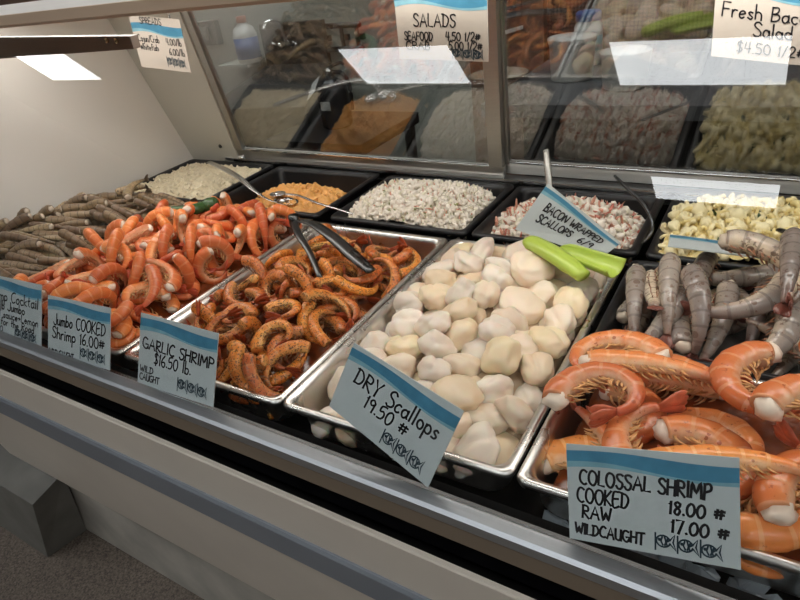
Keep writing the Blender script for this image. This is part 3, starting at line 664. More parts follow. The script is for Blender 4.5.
# ------------------------------------------------------------------ salads: uncountable, one heap each
def salad(name, b, f, label, cat, base_m, kinds, n, amp=.004, sc=90, res=60):
    bm = bmesh.new(); mats = [base_m]+[k[0] for k in kinds]; g = []
    for j in range(res+1):
        row = []
        for i in range(res+1):
            x = b[0]+(b[1]-b[0])*i/res; y = b[2]+(b[3]-b[2])*j/res
            z = f(x, y)+amp*noise.fractal(Vector((x*sc, y*sc, 1.7)), 1.0, 2.0, 4); row.append(bm.verts.new((x, y, max(z, -.056))))
        g.append(row)
    for j in range(res):
        for i in range(res): fc = bm.faces.new((g[j][i], g[j][i+1], g[j+1][i+1], g[j+1][i])); fc.smooth = True
    V = [tuple(v.co) for v in bm.verts]; bm.verts.index_update(); F = [tuple(v.index for v in fc.verts) for fc in bm.faces]; MI = [0]*len(F); bm.free()
    tpl = {}
    for q, k in enumerate(kinds):
        shapes = []
        for t in range(6):
            b2 = bmesh.new()
            if k[4] == 'blob':
                bmesh.ops.create_icosphere(b2, subdivisions=1 if k[1] < .006 else 2, radius=1)
                for v in b2.verts: v.co *= 1+.45*noise.noise(v.co*1.5+Vector((t*3.3, q, 0)))
            elif k[4] == 'curl':
                pts = [Vector((math.cos(a)*1.0, math.sin(a)*1.0, .25*math.sin(a*2+t))) for a in np.linspace(0, 3.6+.25*t, 12)]
                tube(b2, pts, [.22]+[.48+.07*math.sin(3*i) for i in range(10)]+[.22], 8, .8)
            else:
                bmesh.ops.create_icosphere(b2, subdivisions=1, radius=1)
                for v in b2.verts: v.co = Vector((v.co.x*1.4, v.co.y*.8+.35*v.co.x**2, v.co.z*.16+.3*noise.noise(v.co+Vector((t, 0, 0)))))
            b2.verts.index_update(); shapes.append((np.array([v.co[:] for v in b2.verts]), [tuple(v.index for v in fc.verts) for fc in b2.faces])); b2.free()
        tpl[q] = shapes
    w = np.array([k[2] for k in kinds], float); w /= w.sum(); V = [V]; tot = len(V[0])
    for _ in range(n):
        q = int(rng.choice(len(kinds), p=w)); k = kinds[q]; x, y = rng.uniform(b[0], b[1]), rng.uniform(b[2], b[3]); z = f(x, y)
        if z < -.05: continue
        sv, sf = tpl[q][int(rng.integers(6))]; R = np.array(Euler(rng.uniform(0, 6.28, 3)).to_matrix()); sz = k[1]*rng.uniform(.7, 1.3)
        p = (sv*sz*np.array([1, k[3], k[3]]))@R.T+np.array([x, y, z+rng.uniform(-.2, 1.1)*sz])
        V.append(p); F += [tuple(a+tot for a in fc) for fc in sf]; MI += [q+1]*len(sf); tot += len(p)
    V = np.vstack([np.array(v) for v in V])
    return tag(mesh_obj(name, V, F, mats, None, True, MI), label, cat, None, 'stuff')
def mound(cx, cy, rx, ry_, zt, zb, p=2.2):
    return lambda x, y: zb+(zt-zb)*max(0, 1-(abs((x-cx)/rx)**p+abs((y-cy)/ry_)**p))**.55
food = lambda n, c, v=.06, r=.4, sc=60: plain(n, c, r, var=v, scale=sc, bump=.2)
FM = dict(crab=food('pale_crab_paste', s(222, 208, 178)), crab2=food('crab_lump', s(232, 220, 194)), ched=food('orange_spread_paste', s(226, 164, 88)), ched2=food('orange_spread_lump', s(236, 178, 104)),
          white=food('white_salad_dressing', s(228, 218, 202)), whitec=food('white_seafood_chunk', s(240, 230, 216)), pink=food('pink_crab_shred', s(222, 160, 136)), green=food('green_celery_bit', s(140, 150, 92), .2),
          red=food('red_crab_shred', s(214, 130, 112)), pasta=food('yellow_pasta', s(234, 214, 150)), pasta2=food('pale_pasta', s(244, 230, 184)), herb=food('dark_green_herb', s(66, 86, 46), .3), onion=food('cream_onion', s(240, 232, 208)))
salad('crab_spread', (-.694, -.392, .566, .806), lambda x, y: mound(-.543, .69, .20, .155, .008, -.02, 4)(x, y), 'pale tan crab spread mounded in the rear left tray', 'crab spread', FM['crab'], [(FM['crab2'], .004, 1, .7, 'blob')], 260, .009, 48, 110)
salad('orange_spread', (-.318, -.034, .566, .79), lambda x, y: mound(-.15, .65, .15, .105, .014, -.045, 2.4)(x, y), 'small mound of crumbly orange spread in a black tray', 'orange spread', FM['ched'], [(FM['ched2'], .0050, 1, .8, 'blob')], 190, .016, 42, 120)
salad('seafood_salad', (.040, .334, .566, .79), mound(.187, .67, .17, .125, .028, -.03, 3), 'white seafood salad with pink shreds heaped in a black tray', 'seafood salad', FM['white'], [(FM['whitec'], .0062, 6, .7, 'blob'), (FM['pink'], .0062, 1.2, .45, 'leaf'), (FM['green'], .0038, .9, .7, 'blob'), (FM['onion'], .007, 3, .5, 'leaf')], 2300, .006, 70)
salad('crab_salad', (.38, .656, .566, .79), mound(.518, .66, .16, .115, .024, -.05, 2.6), 'pink and white crab salad behind the bacon wrapped scallops card', 'crab salad', FM['white'], [(FM['whitec'], .0075, 4, .7, 'blob'), (FM['pink'], .009, 2.6, .5, 'leaf'), (FM['red'], .008, 1.2, .45, 'leaf'), (FM['onion'], .008, 2, .5, 'leaf')], 1300, .006, 70)
salad('pasta_salad', (.704, 1.012, .566, .79), mound(.86, .675, .19, .14, .030, -.035, 3), 'yellow pasta salad with dark green herbs in the rear right tray', 'pasta salad', FM['pasta'], [(FM['pasta'], .0085, 4, .9, 'curl'), (FM['pasta2'], .009, 4, .9, 'curl'), (FM['pasta2'], .012, 1.5, .8, 'blob'), (FM['herb'], .007, 1.3, .8, 'leaf')], 800, .006, 60)
# ice in the well along the front
ib = bmesh.new()
for _ in range(260):
    t2 = bmesh.new(); bmesh.ops.create_icosphere(t2, subdivisions=1, radius=.011*random.uniform(.6, 1.3)); off = Vector((random.uniform(.70, 1.7), random.uniform(-.026, .02), 0))
    ps = [v.co*(1+.5*noise.noise(v.co*90+off)) for v in t2.verts]; t2.verts.index_update()
    vs = [ib.verts.new(Vector((p.x*1.3, p.y, p.z*.8))+off+Vector((0, -.02*(off.x-.7), -.068+random.uniform(0, .012)))) for p in ps]
    for fc in t2.faces: ib.faces.new([vs[v.index] for v in fc.verts])
    t2.free()
tag(bm_obj('well_ice', ib, M['ice'], None, False), 'crushed ice lying in the black well below the colossal shrimp pan', 'ice', None, 'stuff')

# ------------------------------------------------------------------ utensils
def rod(name, pts, rads, mat, parent=None, flat=1.0, n=10, k=6, up=Vector((0, 0, 1))):
    P = smooth_path(pts, k); t = np.linspace(0, 1, len(P)); rs = list(np.interp(t, np.linspace(0, 1, len(rads)), rads))
    bm = bmesh.new(); tube(bm, P, rs, n, flat, up); return bm_obj(name, bm, mat, parent, True)
def spoon_bowl(name, c, d, l, w, mat, parent, depth=.4, up=Vector((0, 0, 1))):
    d = Vector(d).normalized(); sx = d.cross(up).normalized(); u = sx.cross(d); bm = bmesh.new(); rings = []; N = 12; K = 14
    top = []; 
    for sgn in (0, 1):
        ctr = bm.verts.new(Vector(c)-u*(l*depth*.5-(.0012 if sgn else 0))); prev = None
        for i in range(1, 5):
            f = i/4; ring = []
            for k in range(K):
                a = 2*PI*k/K; ring.append(bm.verts.new(Vector(c)+d*math.cos(a)*l*f*.5+sx*math.sin(a)*w*f*.5-u*((1-f*f)*l*depth*.5-(.0012 if sgn else 0))))
            if prev is None:
                for k in range(K): bm.faces.new((ctr, ring[k], ring[(k+1) % K]))
            else:
                for k in range(K): bm.faces.new((prev[k], ring[k], ring[(k+1) % K], prev[(k+1) % K]))
            prev = ring
        top.append(prev)
    for k in range(K): bm.faces.new((top[0][k], top[0][(k+1) % K], top[1][(k+1) % K], top[1][k]))
    return bm_obj(name, bm, mat, parent, True)
def thing_rod(name, label, cat, pts, rads, mat, **kw):
    return tag(rod('handle' if False else name, pts, rads, mat, **kw), label, cat)
o = thing_rod('serving_spoon', 'silver serving spoon bridging the crab spread and the orange spread trays', 'spoon', [(-.475, .690, .058), (-.36, .637, .062), (-.27, .594, .060), (-.205, .566, .046), (-.175, .574, .022), (-.16, .585, .012)], [.008, .0095, .008, .0055, .0045, .0045], M['utensil'], flat=.3)
spoon_bowl('bowl', (-.135, .592, .014), (1, .25, -.15), .062, .042, M['utensil'], o, .3)
o = thing_rod('thin_spoon', 'thin silver spoon lying across the orange spread toward the seafood salad', 'spoon', [(-.15, .605, .026), (-.09, .590, .032), (-.02, .566, .030), (.04, .556, .026), (.085, .552, .020)], [.003, .0035, .0035, .003, .003], M['utensil'], flat=.6)
spoon_bowl('bowl', (-.175, .610, .022), (-1, .2, -.1), .050, .034, M['utensil'], o, .3)
# tongs
tg_ = empty('serving_tongs', (.05, .405, .05)); tag(tg_, 'dark steel serving tongs resting open in the garlic shrimp', 'tongs')
def tpt(l): return [Vector(p)-Vector((.05, .405, .05)) for p in l]
rod('narrow_arm', tpt([(.045, .412, .060), (.10, .355, .066), (.16, .31, .054), (.215, .262, .036)]), [.0075, .0075, .006, .005], M['darksteel'], tg_, .5)
rod('wide_arm', tpt([(.045, .412, .060), (.10, .395, .070), (.17, .363, .066), (.235, .335, .048), (.285, .315, .034)]), [.008, .010, .013, .014, .010], M['darksteel'], tg_, .35)
bm = bmesh.new(); tube(bm, tpt([(.045, .412, .050), (.045, .412, .072)]), .011, 14); bm_obj('hinge', bm, M['darksteel'], tg_, True)
# dark green scoop
gs = empty('green_scoop', (-.32, .44, .04)); tag(gs, 'dark green plastic scoop lying between the raw brown shrimp and the crab spread', 'scoop')
gp = lambda l: [Vector(p)-Vector((-.32, .44, .04)) for p in l]
rod('grip', gp([(-0.339, 0.389, 0.046), (-0.29, 0.398, 0.052), (-0.256, 0.417, 0.052), (-0.247, 0.448, 0.05)]), [.0105, .0135, .0125, .0125], M['darkgreen'], gs)
rod('grip_end', gp([(-0.247, 0.445, 0.05), (-0.241, 0.452, 0.05), (-0.231, 0.463, 0.05), (-0.225, 0.467, 0.05)]), [.013, .017, .017, .012], M['darkgreen'], gs)
rod('end_cap', gp([(-0.253, 0.484, 0.052), (-0.248, 0.499, 0.054), (-0.254, 0.521, 0.052)]), [.004, .009, .005], M['rubber'], gs)
# lime scoop: tubular grip opening into a trough
ls = empty('lime_scoop', (.58, .425, .055)); tag(ls, 'lime green plastic scoop lying on the scallops at the back right', 'scoop')
LD = Vector((.105, -.035, -.004)).normalized(); LS = Vector((LD.y, -LD.x, 0)).normalized(); LU = LS.cross(LD).normalized()
if LU.z < 0: LU = -LU
def trough(name, a, b, w0, w1, deg0, deg1, th, mat, parent, off):
    bm = bmesh.new(); N, K = 14, 12; L_ = (b-a).length; d = (b-a)/L_; outer, inner = [], []
    for i in range(N+1):
        f = i/N; w = w0+(w1-w0)*f; dg = math.radians(deg0+(deg1-deg0)*f); cut = 1
        w *= (1-max(0, (.12-f)/.12)**2*.55)
        c = a+d*L_*f-off
        for lst, q in ((outer, w), (inner, w-th)):
            lst.append([bm.verts.new(c+LS*math.sin(-dg+2*dg*k/K)*q-LU*(math.cos(-dg+2*dg*k/K)*q-w*.2)) for k in range(K+1)])
    for i in range(N):
        for k in range(K):
            bm.faces.new((outer[i][k], outer[i+1][k], outer[i+1][k+1], outer[i][k+1])); bm.faces.new((inner[i][k], inner[i][k+1], inner[i+1][k+1], inner[i+1][k]))
        for k in (0, K): bm.faces.new((outer[i][k], inner[i][k], inner[i+1][k], outer[i+1][k]))
    for i in (0, N):
        for k in range(K): bm.faces.new((outer[i][k], outer[i][k+1], inner[i][k+1], inner[i][k]))
    bm.faces.new([v for v in inner[0]])
    return bm_obj(name, bm, mat, parent, True)
off = Vector((.58, .425, .055))
rod('grip', [p-off for p in (Vector((.514, .448, .058)), Vector((.527, .440, .060)), Vector((.565, .416, .060)), Vector((.600, .394, .055)), Vector((.630, .375, .048)))], [.009, .0165, .017, .0165, .013], M['limegreen'], ls, .7)
LS = Vector((.35, .94, 0)).normalized()
trough('bowl', Vector((.575, .436, .060)), Vector((.672, .400, .060)), .018, .025, 85, 80, .0022, M['limegreen'], ls, off)
# upright and thin spoon handles
thing_rod('upright_spoon', 'grey spoon handle standing up behind the bacon wrapped scallops card', 'spoon', [(.456, .722, .122), (.466, .702, .092), (.478, .68, .05), (.487, .664, .012)], [.0065, .0075, .006, .005], M['framealu'], flat=.6, up=Vector((0, 1, 0)))
thing_rod('bent_spoon', 'thin bent steel spoon handle between the crab salad and the pasta salad', 'spoon', [(.588, .735, .072), (.62, .70, .062), (.653, .665, .052), (.677, .63, .038), (.684, .605, .024), (.674, .59, .006)], [.0028, .003, .003, .003, .003, .003], M['darksteel'])
thing_rod('dark_spoon', 'dark spoon handle in the pasta salad at the right edge of the photo', 'spoon', [(.872, .600, .052), (.90, .565, .058), (.94, .53, .062), (.98, .50, .064)], [.006, .008, .0075, .006], M['darksteel'], flat=.5)

# ------------------------------------------------------------------ handwriting: a single-stroke hand
def arc(cx, cy, rx, ry_, a0, a1, n=9): return [(cx+rx*math.cos(math.radians(a0+(a1-a0)*i/n)), cy+ry_*math.sin(math.radians(a0+(a1-a0)*i/n))) for i in range(n+1)]
GL = {
'A': (.68, [[(0, 0), (.34, 1), (.68, 0)], [(.12, .36), (.58, .38)]]), 'B': (.5, [[(0, 0), (.02, 1)], [(.0, .98), (.35, .95), (.42, .75), (.3, .57), (.05, .52), (.4, .45), (.5, .25), (.36, .04), (0, .02)]]),
'C': (.58, [arc(.36, .5, .36, .5, 55, 305)]), 'D': (.6, [[(.05, 0), (.07, 1)], [(-.05, .97), (.35, .92), (.58, .62), (.56, .32), (.35, .05), (0, .02)]]), 'E': (.5, [[(.5, 1), (.04, .98), (0, 0), (.5, .03)], [(.02, .52), (.42, .54)]]),
'F': (.5, [[(.5, 1), (.04, .98), (0, 0)], [(.02, .52), (.42, .54)]]), 'G': (.66, [arc(.36, .5, .36, .5, 55, 330), [(.38, .42), (.68, .42), (.68, .05)]]), 'H': (.55, [[(0, 1), (0, 0)], [(.55, 1), (.53, 0)], [(0, .5), (.54, .54)]]),
'I': (.1, [[(.05, 1), (.05, 0)]]), 'J': (.5, [[(.5, 1), (.5, .2), (.4, 0), (.18, -.02), (.02, .18)]]), 'K': (.52, [[(0, 1), (0, 0)], [(.5, .98), (.03, .48), (.52, 0)]]), 'L': (.45, [[(.02, 1), (0, .03), (.45, .02)]]),
'M': (.75, [[(0, 0), (.08, 1), (.37, .3), (.66, 1), (.75, 0)]]), 'N': (.58, [[(0, 0), (.03, 1), (.55, 0), (.58, 1)]]), 'O': (.66, [arc(.33, .5, .33, .5, 100, 465, 14)]), 'P': (.5, [[(.02, 0), (.04, 1)], [(0, .97), (.38, .95), (.5, .75), (.4, .52), (.04, .45)]]),
'R': (.54, [[(.02, 0), (.04, 1)], [(0, .97), (.38, .95), (.48, .76), (.38, .55), (.05, .48), (.54, 0)]]), 'S': (.5, [[(.5, .88), (.34, 1), (.1, .94), (.04, .76), (.2, .57), (.42, .44), (.5, .24), (.38, .03), (.14, 0), (0, .14)]]),
'T': (.6, [[(0, .97), (.6, 1)], [(.3, .98), (.28, 0)]]), 'U': (.56, [[(0, 1), (.02, .25), (.14, .02), (.38, .02), (.52, .25), (.55, 1)], [(.55, .4), (.58, 0)]]), 'V': (.55, [[(0, 1), (.27, 0), (.55, 1)]]), 'Y': (.55, [[(0, 1), (.27, .5), (.55, 1)], [(.28, .5), (.24, 0)]]), 'W': (.8, [[(0, 1), (.2, 0), (.4, .7), (.6, 0), (.8, 1)]]),
'a': (.42, [arc(.2, .25, .2, .25, 60, 400), [(.4, .5), (.4, .08), (.46, 0)]]), 'b': (.4, [[(0, 1), (0, 0)], arc(.19, .24, .2, .24, 150, -160)]), 'c': (.36, [arc(.21, .25, .21, .25, 50, 310)]), 'd': (.42, [arc(.2, .25, .2, .25, 40, 330), [(.41, 1), (.41, 0)]]), 'e': (.4, [[(.02, .26), (.38, .29)]+arc(.2, .25, .19, .25, 15, 310)]),
'f': (.34, [[(.34, .95), (.2, 1), (.13, .85), (.12, 0)], [(0, .52), (.3, .54)]]), 'h': (.4, [[(0, 1), (0, 0)], [(0, .35), (.14, .5), (.32, .46), (.38, .3), (.38, 0)]]), 'i': (.1, [[(.05, .5), (.05, 0)], [(.05, .70), (.06, .74)]]), 'j': (.2, [[(.2, .5), (.2, -.3), (.02, -.3)]]), 'k': (.36, [[(0, 1), (0, 0)], [(.34, .5), (.03, .22), (.36, 0)]]), 'l': (.12, [[(.06, 1), (.05, 0)]]),
'm': (.62, [[(0, .5), (0, 0)], [(0, .35), (.14, .5), (.28, .42), (.3, 0)], [(.3, .35), (.44, .5), (.58, .42), (.6, 0)]]), 'n': (.4, [[(0, .5), (0, 0)], [(0, .35), (.16, .5), (.34, .44), (.38, 0)]]), 'o': (.42, [arc(.21, .25, .2, .25, 90, 450, 12)]), 'p': (.4, [[(0, .5), (0, -.42)], arc(.19, .25, .2, .25, 150, -160)]), 'r': (.3, [[(0, .5), (0, 0)], [(0, .32), (.14, .49), (.3, .46)]]),
's': (.32, [[(.3, .44), (.16, .5), (.04, .4), (.14, .27), (.3, .14), (.2, .0), (.0, .06)]]), 't': (.32, [[(.15, .85), (.14, .08), (.26, 0)], [(0, .54), (.32, .56)]]), 'u': (.42, [[(0, .5), (.03, .1), (.16, 0), (.34, .12), (.38, .5)], [(.38, .5), (.42, 0)]]), 'w': (.55, [[(0, .5), (.13, 0), (.28, .4), (.42, 0), (.55, .5)]]),
'0': (.5, [arc(.25, .45, .25, .45, 90, 450, 13)]), '1': (.14, [[(.0, .75), (.1, .95), (.08, 0)]]), '2': (.45, [[(0, .75), (.12, .93), (.34, .92), (.42, .7), (.25, .35), (0, .02), (.45, .04)]]), '4': (.48, [[(.1, .95), (.0, .4), (.48, .42)], [(.38, .95), (.36, 0)]]), '5': (.45, [[(.45, .94), (.08, .92), (.04, .55), (.3, .58), (.44, .35), (.32, .05), (.0, .04)]]), '6': (.44, [[(.36, .95), (.12, .65), (.0, .3), (.1, .04), (.32, .02), (.42, .22), (.32, .42), (.04, .32)]]),
'7': (.45, [[(0, .92), (.45, .94), (.15, 0)]]), '8': (.44, [[(.4, .8), (.22, .94), (.06, .78), (.2, .55), (.4, .3), (.26, .02), (.05, .14), (.12, .4), (.36, .62), (.4, .8)]]), '9': (.44, [[(.4, .7), (.22, .92), (.03, .72), (.14, .5), (.4, .62), (.4, .7), (.36, 0)]]),
'.': (.08, [[(.02, .02), (.06, .04)]]), '$': (.45, [[(.42, .82), (.24, .92), (.04, .76), (.22, .5), (.42, .28), (.24, .04), (.0, .14)], [(.25, 1.05), (.2, -.1)]]), '#': (.62, [[(.16, .75), (.1, .15)], [(.42, .75), (.36, .15)], [(0, .56), (.6, .62)], [(-.02, .34), (.56, .4)]]), '/': (.35, [[(.35, 1), (0, -.05)]]), '+': (.36, [[(0, .4), (.36, .42)], [(.18, .6), (.18, .2)]]), ' ': (.30, [])}
def strokes(txt):
    x = 0; out = []
    for ch in txt:
        w, st = GL[ch]
        for p in st: out.append([(a+x, b) for a, b in p])
        x += w+.17
    return out, max(.1, x-.17)
FISH = [arc(.30, .5, .30, .30, 15, 345, 14), [(.58, .58), (.8, .9), (.72, .5), (.84, .1), (.58, .42)], arc(.14, .56, .04, .05, 0, 360, 6), [(.26, .72), (.2, .5), (.28, .3)], [(.36, .74), (.46, .3)], [(.5, .68), (.36, .3)], [(.4, .45), (.54, .56)]]
def card(label, quad, lines, fish=None, mat='cardshade', case_coords=False, wave=(.80, .04, .93), asp=None, hanger=0, flip=False, name='price_card', wave_alt=False, th=.0013, group=None):
    Q = [Vector(p) if not case_coords else c2w(p) for p in quad]; TL, TR_, BR, BL = Q
    W_ = ((TR_-TL).length+(BR-BL).length)/2; H_ = ((BL-TL).length+(BR-TR_).length)/2; asp = H_/W_
    n = (BR-BL).cross(TL-BL).normalized(); org = (BL+BR)/2
    def P(a, t, o=0): return (BL*(1-a)+BR*a)*(1-t)+(TL*(1-a)+TR_*a)*t+n*o-org
    bm = bmesh.new(); vs = [bm.verts.new(P(a, t, o)) for o in (-th, 0) for a, t in ((0, 0), (1, 0), (1, 1), (0, 1))]
    for f in ((0, 3, 2, 1), (4, 5, 6, 7), (0, 1, 5, 4), (1, 2, 6, 5), (2, 3, 7, 6), (3, 0, 4, 7)): bm.faces.new([vs[i] for i in f])
    o = bm_obj(name, bm, M[mat], None, False, org); tag(o, label, 'price card', group)
    if wave:
        lo, am, hi = wave; N = 26
        f1 = lambda a: lo+am*math.sin(a*5.2+.6); f2 = lambda a: hi+.022*math.sin(a*5.2+.2)
        for nm, fa, fb, m_ in (('wave_band', f1, f2, 'wave'), ('pale_wave', lambda a: f1(a)-.045-.02*math.sin(a*4+2), f1, 'wavepale')):
            V = []; F = []
            for i in range(N+1):
                a = i/N; V += [P(a, min(.995, max(.01, fa(a))), .00025), P(a, min(.995, fb(a)), .00025)]
                if i < N: F.append((2*i, 2*i+2, 2*i+3, 2*i+1))
            mesh_obj(nm, V, F, M[m_], o)
    V, F = [], []
    def ribbon(pts, wd, off):
        m_ = len(pts)
        for i, (a, t) in enumerate(pts):
            i0, i1 = max(0, i-1), min(m_-1, i+1); dx, dy = pts[i1][0]-pts[i0][0], (pts[i1][1]-pts[i0][1])*asp; l = math.hypot(dx, dy) or 1; nx, ny = -dy/l, dx/l
            e = .35*wd if i in (0, m_-1) else 0; sg = -1 if i == 0 else 1; a2, t2 = a+sg*e*dx/l, t+sg*e*dy/l/asp
            V.append(P(a2+nx*wd/2, t2+ny*wd/2/asp, off)); V.append(P(a2-nx*wd/2, t2-ny*wd/2/asp, off))
            if i: k = len(V)-4; F.append((k, k+1, k+3, k+2))
    for li in lines:
        txt, a0, a1, t0, h = li[:5]; wd = li[5] if len(li) > 5 else .012; slope = li[6] if len(li) > 6 else 0
        st, w = strokes(txt); hh = h
        for p in st:
            q = smooth_path([Vector((x, y, 0)) for x, y in p], 3) if len(p) > 3 and len(p) > 2 else [Vector((x, y, 0)) for x, y in p]
            ribbon([(a0+(v.x)/w*(a1-a0)+.04*h*v.y, t0+hh*(v.y+.03*math.sin(9*v.x))+slope*(v.x/w)) for v in q], wd, .0005)
    if V: mesh_obj('lettering', V, F, M['ink'], o)
    if fish:
        V, F = [], []; fx, ft, fw, fh = fish
        for k in range(3):
            for p in FISH: ribbon([(fx+fw*(k+.02+x)/3, ft+fh*1.25*(y-.05*k)) for x, y in [(x*1.05, y) for x, y in p]], .011, .0005)
            ribbon([(fx+fw*(k+.0)/3-.004, ft), (fx+fw*(k)/3-.002, ft+fh*1.1)], .010, .0005)
        mesh_obj('fish_print', V, F, M['inkfish'], o)
    if hanger:
        bm = bmesh.new()
        for a in (.2, .8):
            p = P(a, .96); tube(bm, [p-n*.003, Vector((p.x, p.y, .483-org.z))-n*.003], .0015, 6)
        bm_obj('hanger', bm, M['utensil'], o)
    return o

card('shade-tinted white card reading garlic shrimp 16.50 lb, standing before the garlic pan', [(.0909, .0004, .0961), (.2514, .0009, .0972), (.2456, -.0397, .0008), (.0841, -.042, -.0047)],
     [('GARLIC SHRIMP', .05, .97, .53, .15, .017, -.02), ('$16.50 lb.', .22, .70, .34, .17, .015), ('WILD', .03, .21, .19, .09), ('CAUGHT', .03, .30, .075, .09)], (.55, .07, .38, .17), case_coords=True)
card('shade-tinted white card reading jumbo cooked shrimp 16.00, before the orange shrimp heap', [(-.1495, -.0054, .0823), (.0184, -.0021, .0901), (.016, -.0406, -.0015), (-.1531, -.0443, -.0103)],
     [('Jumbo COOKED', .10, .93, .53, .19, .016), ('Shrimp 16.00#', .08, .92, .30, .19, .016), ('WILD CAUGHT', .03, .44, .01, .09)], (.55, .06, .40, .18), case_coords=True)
card('shade-tinted white card reading shrimp cocktail, cut by the left edge of the photo', [(-.3493, -.0028, .0886), (-.1682, .0, .0951), (-.174, -.042, -.0048), (-.3583, -.0442, -.0097)],
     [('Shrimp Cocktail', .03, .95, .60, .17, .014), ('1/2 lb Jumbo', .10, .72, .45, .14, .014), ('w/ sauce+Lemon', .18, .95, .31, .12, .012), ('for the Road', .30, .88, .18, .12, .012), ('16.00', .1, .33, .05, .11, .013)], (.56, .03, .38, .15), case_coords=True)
card('shade-tinted white card reading dry scallops 19.50, hung askew before the scallops', [(.4725, .0111, .1308), (.6155, -.0054, .0915), (.5834, -.0427, .0027), (.4435, -.0212, .0539)],
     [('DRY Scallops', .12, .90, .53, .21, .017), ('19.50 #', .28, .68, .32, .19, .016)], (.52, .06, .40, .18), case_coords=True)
card('shade-tinted white card reading colossal shrimp cooked and raw prices, nearest the camera', [(.7231, -.0064, .0891), (.8635, .0054, .1171), (.8806, -.0315, .0295), (.7393, -.0420, .0045)],
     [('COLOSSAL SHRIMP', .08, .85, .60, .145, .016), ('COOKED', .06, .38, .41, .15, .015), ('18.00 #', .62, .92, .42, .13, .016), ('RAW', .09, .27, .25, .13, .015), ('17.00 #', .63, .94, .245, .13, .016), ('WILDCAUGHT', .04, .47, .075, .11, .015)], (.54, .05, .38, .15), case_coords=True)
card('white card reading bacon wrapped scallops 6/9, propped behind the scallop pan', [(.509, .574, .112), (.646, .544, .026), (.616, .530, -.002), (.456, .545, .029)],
     [('BACON WRAPPED', .14, .86, .55, .18, .015), ('SCALLOPS', .14, .56, .30, .17, .015), ('6/9', .66, .82, .26, .20, .015)], None, 'cardshade', wave=(.84, .03, .93))
card('small white card lying on the pasta salad, seen edge-on', [(0.725, 0.522, 0.062), (0.863, 0.513, 0.062), (0.864, 0.465, 0.066), (0.730, 0.471, 0.066)], [], None, 'cardshade', wave=(.74, .05, .93))
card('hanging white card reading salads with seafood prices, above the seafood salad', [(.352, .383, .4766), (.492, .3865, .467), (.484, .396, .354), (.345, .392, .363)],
     [('SALADS', .20, .66, .40, .145, .014), ('SEAFOOD', .08, .40, .235, .10, .013), ('4.50 1/2#', .55, .92, .24, .105, .013), ('CRAB', .09, .36, .12, .10, .013), ('5.00 1/2#', .58, .94, .13, .105, .013)], (.62, .02, .34, .12), 'cardlit', wave=(.66, .05, .86), hanger=1)
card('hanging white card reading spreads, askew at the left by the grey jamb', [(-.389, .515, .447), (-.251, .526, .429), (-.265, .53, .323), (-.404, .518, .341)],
     [('SPREADS', .20, .62, .86, .12, .014), ('Cajun/Crab', .08, .50, .52, .13, .013), ('4.00/lb', .64, .93, .50, .13, .013), ('Whitefish', .08, .45, .36, .12, .013), ('6.00/lb', .66, .95, .31, .13, .013)], (.58, .07, .36, .18), 'cardlit', wave=(.72, .05, .86), hanger=1)
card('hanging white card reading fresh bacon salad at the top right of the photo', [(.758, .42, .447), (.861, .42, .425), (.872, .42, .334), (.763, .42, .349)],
     [('Fresh Bacon', .08, 1.12-.14, .47, .16, .016), ('Salad', .40, .76, .28, .16, .016), ('$4.50 1/2#', .25, .9, .08, .13, .014)], None, 'cardlit', wave=(.74, .04, .90), hanger=1)

# ------------------------------------------------------------------ the preparation room behind the rear doors
def thing(name, loc, label, cat, group=None): return tag(empty(name, loc), label, cat, group)
w = thing('work_counter', (.5, 1.5, FLOOR), 'grey work counter behind the rear doors carrying two white tubs', 'counter')
box('worktop', (-.40, 1.5, -.29, .38, .895, .932), M['counter'], w, .003)
box('cabinet_base', (-.30, 1.5, -.22, .38, 0, .895), M['darkseam'], w, .003)
def tub(loc, r, h, label):
    t = thing('plastic_tub', loc, label, 'tub', 'white plastic tubs on the work counter')
    bm = bmesh.new(); lathe(bm, [(r*.86, 0), (r*.9, .004), (r*.99, h*.86), (r*1.03, h*.87), (r*1.04, h), (r*1.0, h), (r*.96, h*.88), (r*.84, .01)]); bm_obj('shell', bm, M['tub'], t, True)
    bm = bmesh.new(); lathe(bm, [(r*1.045, h*.93), (r*1.06, h*.94), (r*1.06, h*.985), (r*1.045, h)]); bm_obj('rim', bm, M['tub'], t, True)
tub((.272, 1.51, .083), .068, .122, 'taller white plastic tub standing further back on the grey counter')
tub((.452, 1.40, .083), .064, .098, 'squat white plastic tub in front, half behind the light reflection')
bt = thing('squeeze_bottle', (.262, 1.72, .083), 'white bottle with a blue lid behind the white tub', 'bottle')
bm = bmesh.new(); lathe(bm, [(.042, 0), (.045, .005), (.045, .115), (.036, .13), (.034, .135)]); bm_obj('body', bm, M['tub'], bt, True)
bm = bmesh.new(); lathe(bm, [(.038, .133), (.040, .135), (.040, .155), (.034, .162), (.01, .164)]); bm_obj('lid', bm, M['tublid'], bt, True)
bm = bmesh.new(); lathe(bm, [(.0456, .045), (.0456, .09)], 28); bm_obj('label_band', bm, M['wavepale'], bt, True)
pl_ = bmesh.new(); lathe(pl_, [(.05, 0), (.06, .002), (.095, .014), (.098, .016), (.094, .018), (.06, .007), (.01, .006)], 36)
tag(bm_obj('serving_plate', pl_, plain('beige_plate_glaze', s(150, 136, 118), .4), None, True, (.03, 1.52, .083)), 'beige round plate on the left end of the grey counter', 'plate')
